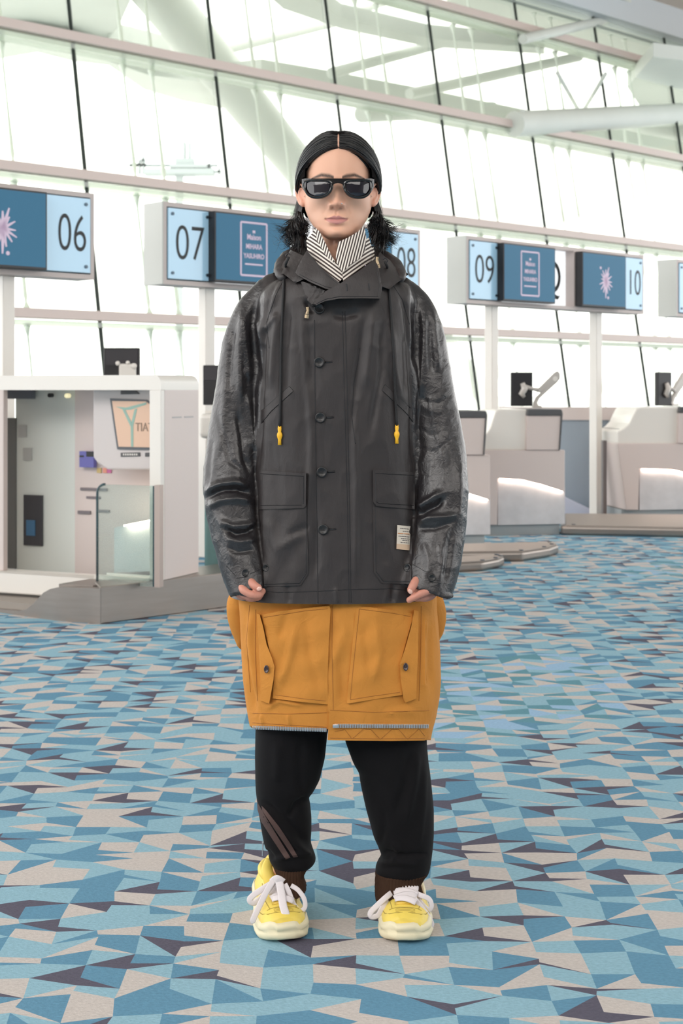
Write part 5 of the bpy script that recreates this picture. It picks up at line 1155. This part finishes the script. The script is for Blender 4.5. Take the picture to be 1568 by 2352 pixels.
# ---------------------------------------------------------------- sneakers
def shoe(cx, cy, yaw, label, laces):
    so = empty('sneaker', (cx-PO[0], cy-PO[1], 0), yaw); so.parent = pr_; so['label'] = label
    L = .31
    def W_(t):  # half width along the foot, t 0 toe .. 1 heel
        return np.interp(t, [0, .04, .12, .25, .38, .55, .72, .88, .96, 1], [.018, .040, .055, .061, .059, .050, .046, .044, .034, .014])
    # outline
    ts = [0.5-.5*math.cos(PI*i/26) for i in range(27)]
    out = [(-W_(t), -L/2+L*t) for t in ts]+[(W_(t), -L/2+L*t) for t in ts[::-1][1:-1]]
    rings = []
    zs = [0.0, .004, .010, .016, .020, .024, .030, .036, .041]; sc_ = [.93, 1.0, 1.035, 1.03, .985, 1.01, 1.03, 1.0, .93]
    for j, (z, s) in enumerate(zip(zs, sc_)):
        rg = []
        for k, (x, y) in enumerate(out):
            th_ = math.atan2(y, x*2.2); wv = 1+.016*math.sin(th_*13+j*.9)*(1 if 1 < j < 8 else .2); spring = .010*max(0, (-y-.10)/.055)**1.5
            rg.append((x*s*wv, y*(s*.35+.65)*wv, z+spring*(1-z/.1)+(.004*math.sin(th_*9+1) if j > 4 else 0)+(.010*max(0, y/.155) if j > 4 else 0)))
        rings.append(rg)
    MB().loft(rings).build('sole', CREAM, so, smooth=True)
    # upper
    rg = []; H = lambda t: np.interp(t, [0, .05, .12, .22, .34, .46, .58, .7, .85, .95, 1], [.018, .030, .040, .048, .058, .066, .072, .072, .078, .078, .06])
    for i in range(34):
        t = .035+.94*i/33; w_ = W_(t)*.93; h = H(t); y = -L/2+L*t; r = []
        for k in range(33):
            a = PI*k/32; c, s_ = math.cos(a), math.sin(a); e = 2/np.interp(t, [0, .3, .5, 1], [2.3, 2.3, 2.0, 1.8])
            wt = 1-np.interp(t, [0, .35, .6, 1], [.0, .22, .36, .34])*s_**2
            r.append((w_*wt*math.copysign(abs(c)**e, c), y, .030+h*abs(s_)**e))
        rg.append(r)
    um = MB(); um.loft(rg, closed=False, cap=False); n = 33
    um.f.append(tuple(range(33))); um.f.append(tuple(range(33*33, 34*33))); um.f += [(i*n, (i+1)*n, (i+1)*n+n-1, i*n+n-1) for i in range(33)]
    up = um.build('upper', YEL, so, smooth=True, angle=1.0); me = up.data
    vv, _ = getv(me); T_ = BVHTree.FromPolygons([tuple(x) for x in vv], [tuple(p.vertices) for p in me.polygons])
    def top(x, y, off=.0):
        h, n_, i_, d_ = T_.ray_cast(Vector((x, y, .3)), Vector((0, 0, -1))); 
        if h is None: return Vector((x, y, .05))
        return h+n_*off
    mb = MB()
    arc_ = [(-.052, -.085), (-.047, -.106), (-.036, -.122), (-.016, -.129), (.016, -.129), (.036, -.122), (.047, -.106), (.052, -.085)]
    mb.tube([top(x, y, .0004) for x, y in [(p[0]*.98, p[1]) for p in arc_]], .0011, 5)
    mb.tube([top(x, -.112-.004*math.cos(x*60), .0004) for x in np.linspace(-.036, .036, 13)], .0010, 5)
    for s in (-1, 1): mb.tube([top(s*x, y, .0004) for x, y in ((.030, -.110), (.036, -.07), (.033, -.01), (.030, .03))], .0010, 5)
    mb.build('panel_seam', mat('olive_seam', (172, 150, 70), .7), up)
    mb = MB()
    for j in range(3):
        mb.tube([top(x, -.118-.0035*j, .0002) for x in np.linspace(-.022, .022, 9)], .0007, 4)
    mb.build('toe_perforation', mat('olive_seam', (172, 150, 70), .7), up)
    MB().loft([[(x*.024, -.104+yy*.13, top(x*.024*.9, -.104+yy*.13).z+.001+.004*min(1, yy*3)+z*.8) for x, z in ((-1, 0), (-.6, .004), (0, .006), (.6, .004), (1, 0), (.6, -.003), (0, -.003), (-.6, -.003))] for yy in np.linspace(0, 1, 8)]).build('tongue', mat('yellow_tongue', (226, 190, 84), .6), so, smooth=True)
    col = MB(); cp_ = [Vector((.003+.027*math.cos(a), .080+.048*math.sin(a), .088+.006*math.sin(a))) for a in np.linspace(0, 2*PI, 25)]
    col.tube(cp_, .011, 10, cap=False); col.build('padded_collar', YEL, so, smooth=True)
    for j, y in enumerate((-.100, -.086, -.072, -.057)):
        w_ = .021+.001*j; mb = MB(); dy_ = .006*(1 if j % 2 else -1)
        P = [top(x, y+dy_*x/w_, .0095)+Vector((0, 0, .003*math.cos(x/w_*1.3))) for x in np.linspace(-w_, w_, 9)]
        mb.tube(P, .0078, 10, flat=.26, up=(0, -.6, .8)); mb.build('lace', LACE, so, smooth=True)
    inv = Matrix.Rotation(-yaw, 4, 'Z') @ Matrix.Translation((-cx, -cy, 0))
    for nm, P, r in laces:
        Q = smoothpath([inv @ A(*p) for p in P], 5); rr = [r]*len(Q)
        if nm == 'lace_end': rr[-4:] = [r, r*.9, r*.5, r*.25]
        MB().tube(Q, rr, 10, flat=.16, up=(0, -1, .35)).build(nm, LACE, so, smooth=True)
    return so
lw = .0072
s1 = shoe((634-784)/F*3.33, 3.355, math.radians(10), 'yellow sneaker on the left of the picture, lace loops spread wide', [
    ('lace_loop', [(636, 2022, -.075), (612, 2036, -.085), (582, 2056, -.09), (573, 2068, -.09), (584, 2074, -.09), (604, 2058, -.09), (626, 2030, -.085), (634, 2018, -.08)], lw),
    ('lace_end', [(630, 2018, -.085), (614, 2044, -.10), (597, 2078, -.11), (584, 2106, -.12), (578, 2122, -.12)], lw),
    ('lace_end', [(640, 2020, -.085), (645, 2046, -.10), (650, 2080, -.125), (656, 2100, -.138), (655, 2114, -.142)], lw*1.3),
    ('lace_loop', [(654, 2030, -.085), (664, 2050, -.095), (674, 2076, -.10), (688, 2092, -.10), (700, 2084, -.095), (698, 2064, -.09), (684, 2044, -.085), (668, 2034, -.08)], lw*.8),
    ('lace_knot', [(624, 2026, -.085), (636, 2018, -.09), (650, 2026, -.085)], lw*1.2)])
s2 = shoe((932-784)/F*3.34, 3.352, math.radians(-3), 'yellow sneaker on the right of the picture, laces under the trouser cuff', [
    ('lace_loop', [(914, 2040, -.05), (890, 2058, -.085), (868, 2078, -.09), (851, 2096, -.09), (853, 2106, -.09), (868, 2102, -.09), (880, 2082, -.09), (900, 2050, -.06), (906, 2040, -.04)], lw*.95),
    ('lace_loop', [(938, 2040, -.05), (960, 2054, -.085), (984, 2064, -.085), (991, 2080, -.085), (984, 2090, -.088), (966, 2074, -.09), (946, 2044, -.055)], lw*.85),
    ('lace_end', [(930, 2040, -.06), (952, 2068, -.10), (970, 2090, -.105), (985, 2112, -.10), (993, 2132, -.10)], lw*1.15)])
# socks and the tall yellow heel tab showing over the left shoe
for px_, y_ in ((650, .045), (920, .04)):
    MB().tube([A(px_, 2020, y_), A(px_-2, 2060, y_-.01), A(px_-2, 2090, y_-.01)], [.040, .042, .045], 20).build('sock', mat('black_sock', (30, 28, 30), .9), pr_, smooth=True, org=PO)
ht_ = MB(); ht_.tube(smoothpath([A(618, 1972, .005), A(615, 1984, .0), A(613, 1997, -.008), A(616, 2012, -.015), A(622, 2030, -.02)], 4), list(np.interp(range(17), [0, 1, 4, 10, 16], [.004, .008, .0115, .0145, .015])), 20, flat=.6, up=(0, 1, 0)); ht_.build('tongue_top', YEL, pr_, smooth=True, org=PO)
for m_ in [m for m in bpy.data.meshes if m.users == 0]: bpy.data.meshes.remove(m_)
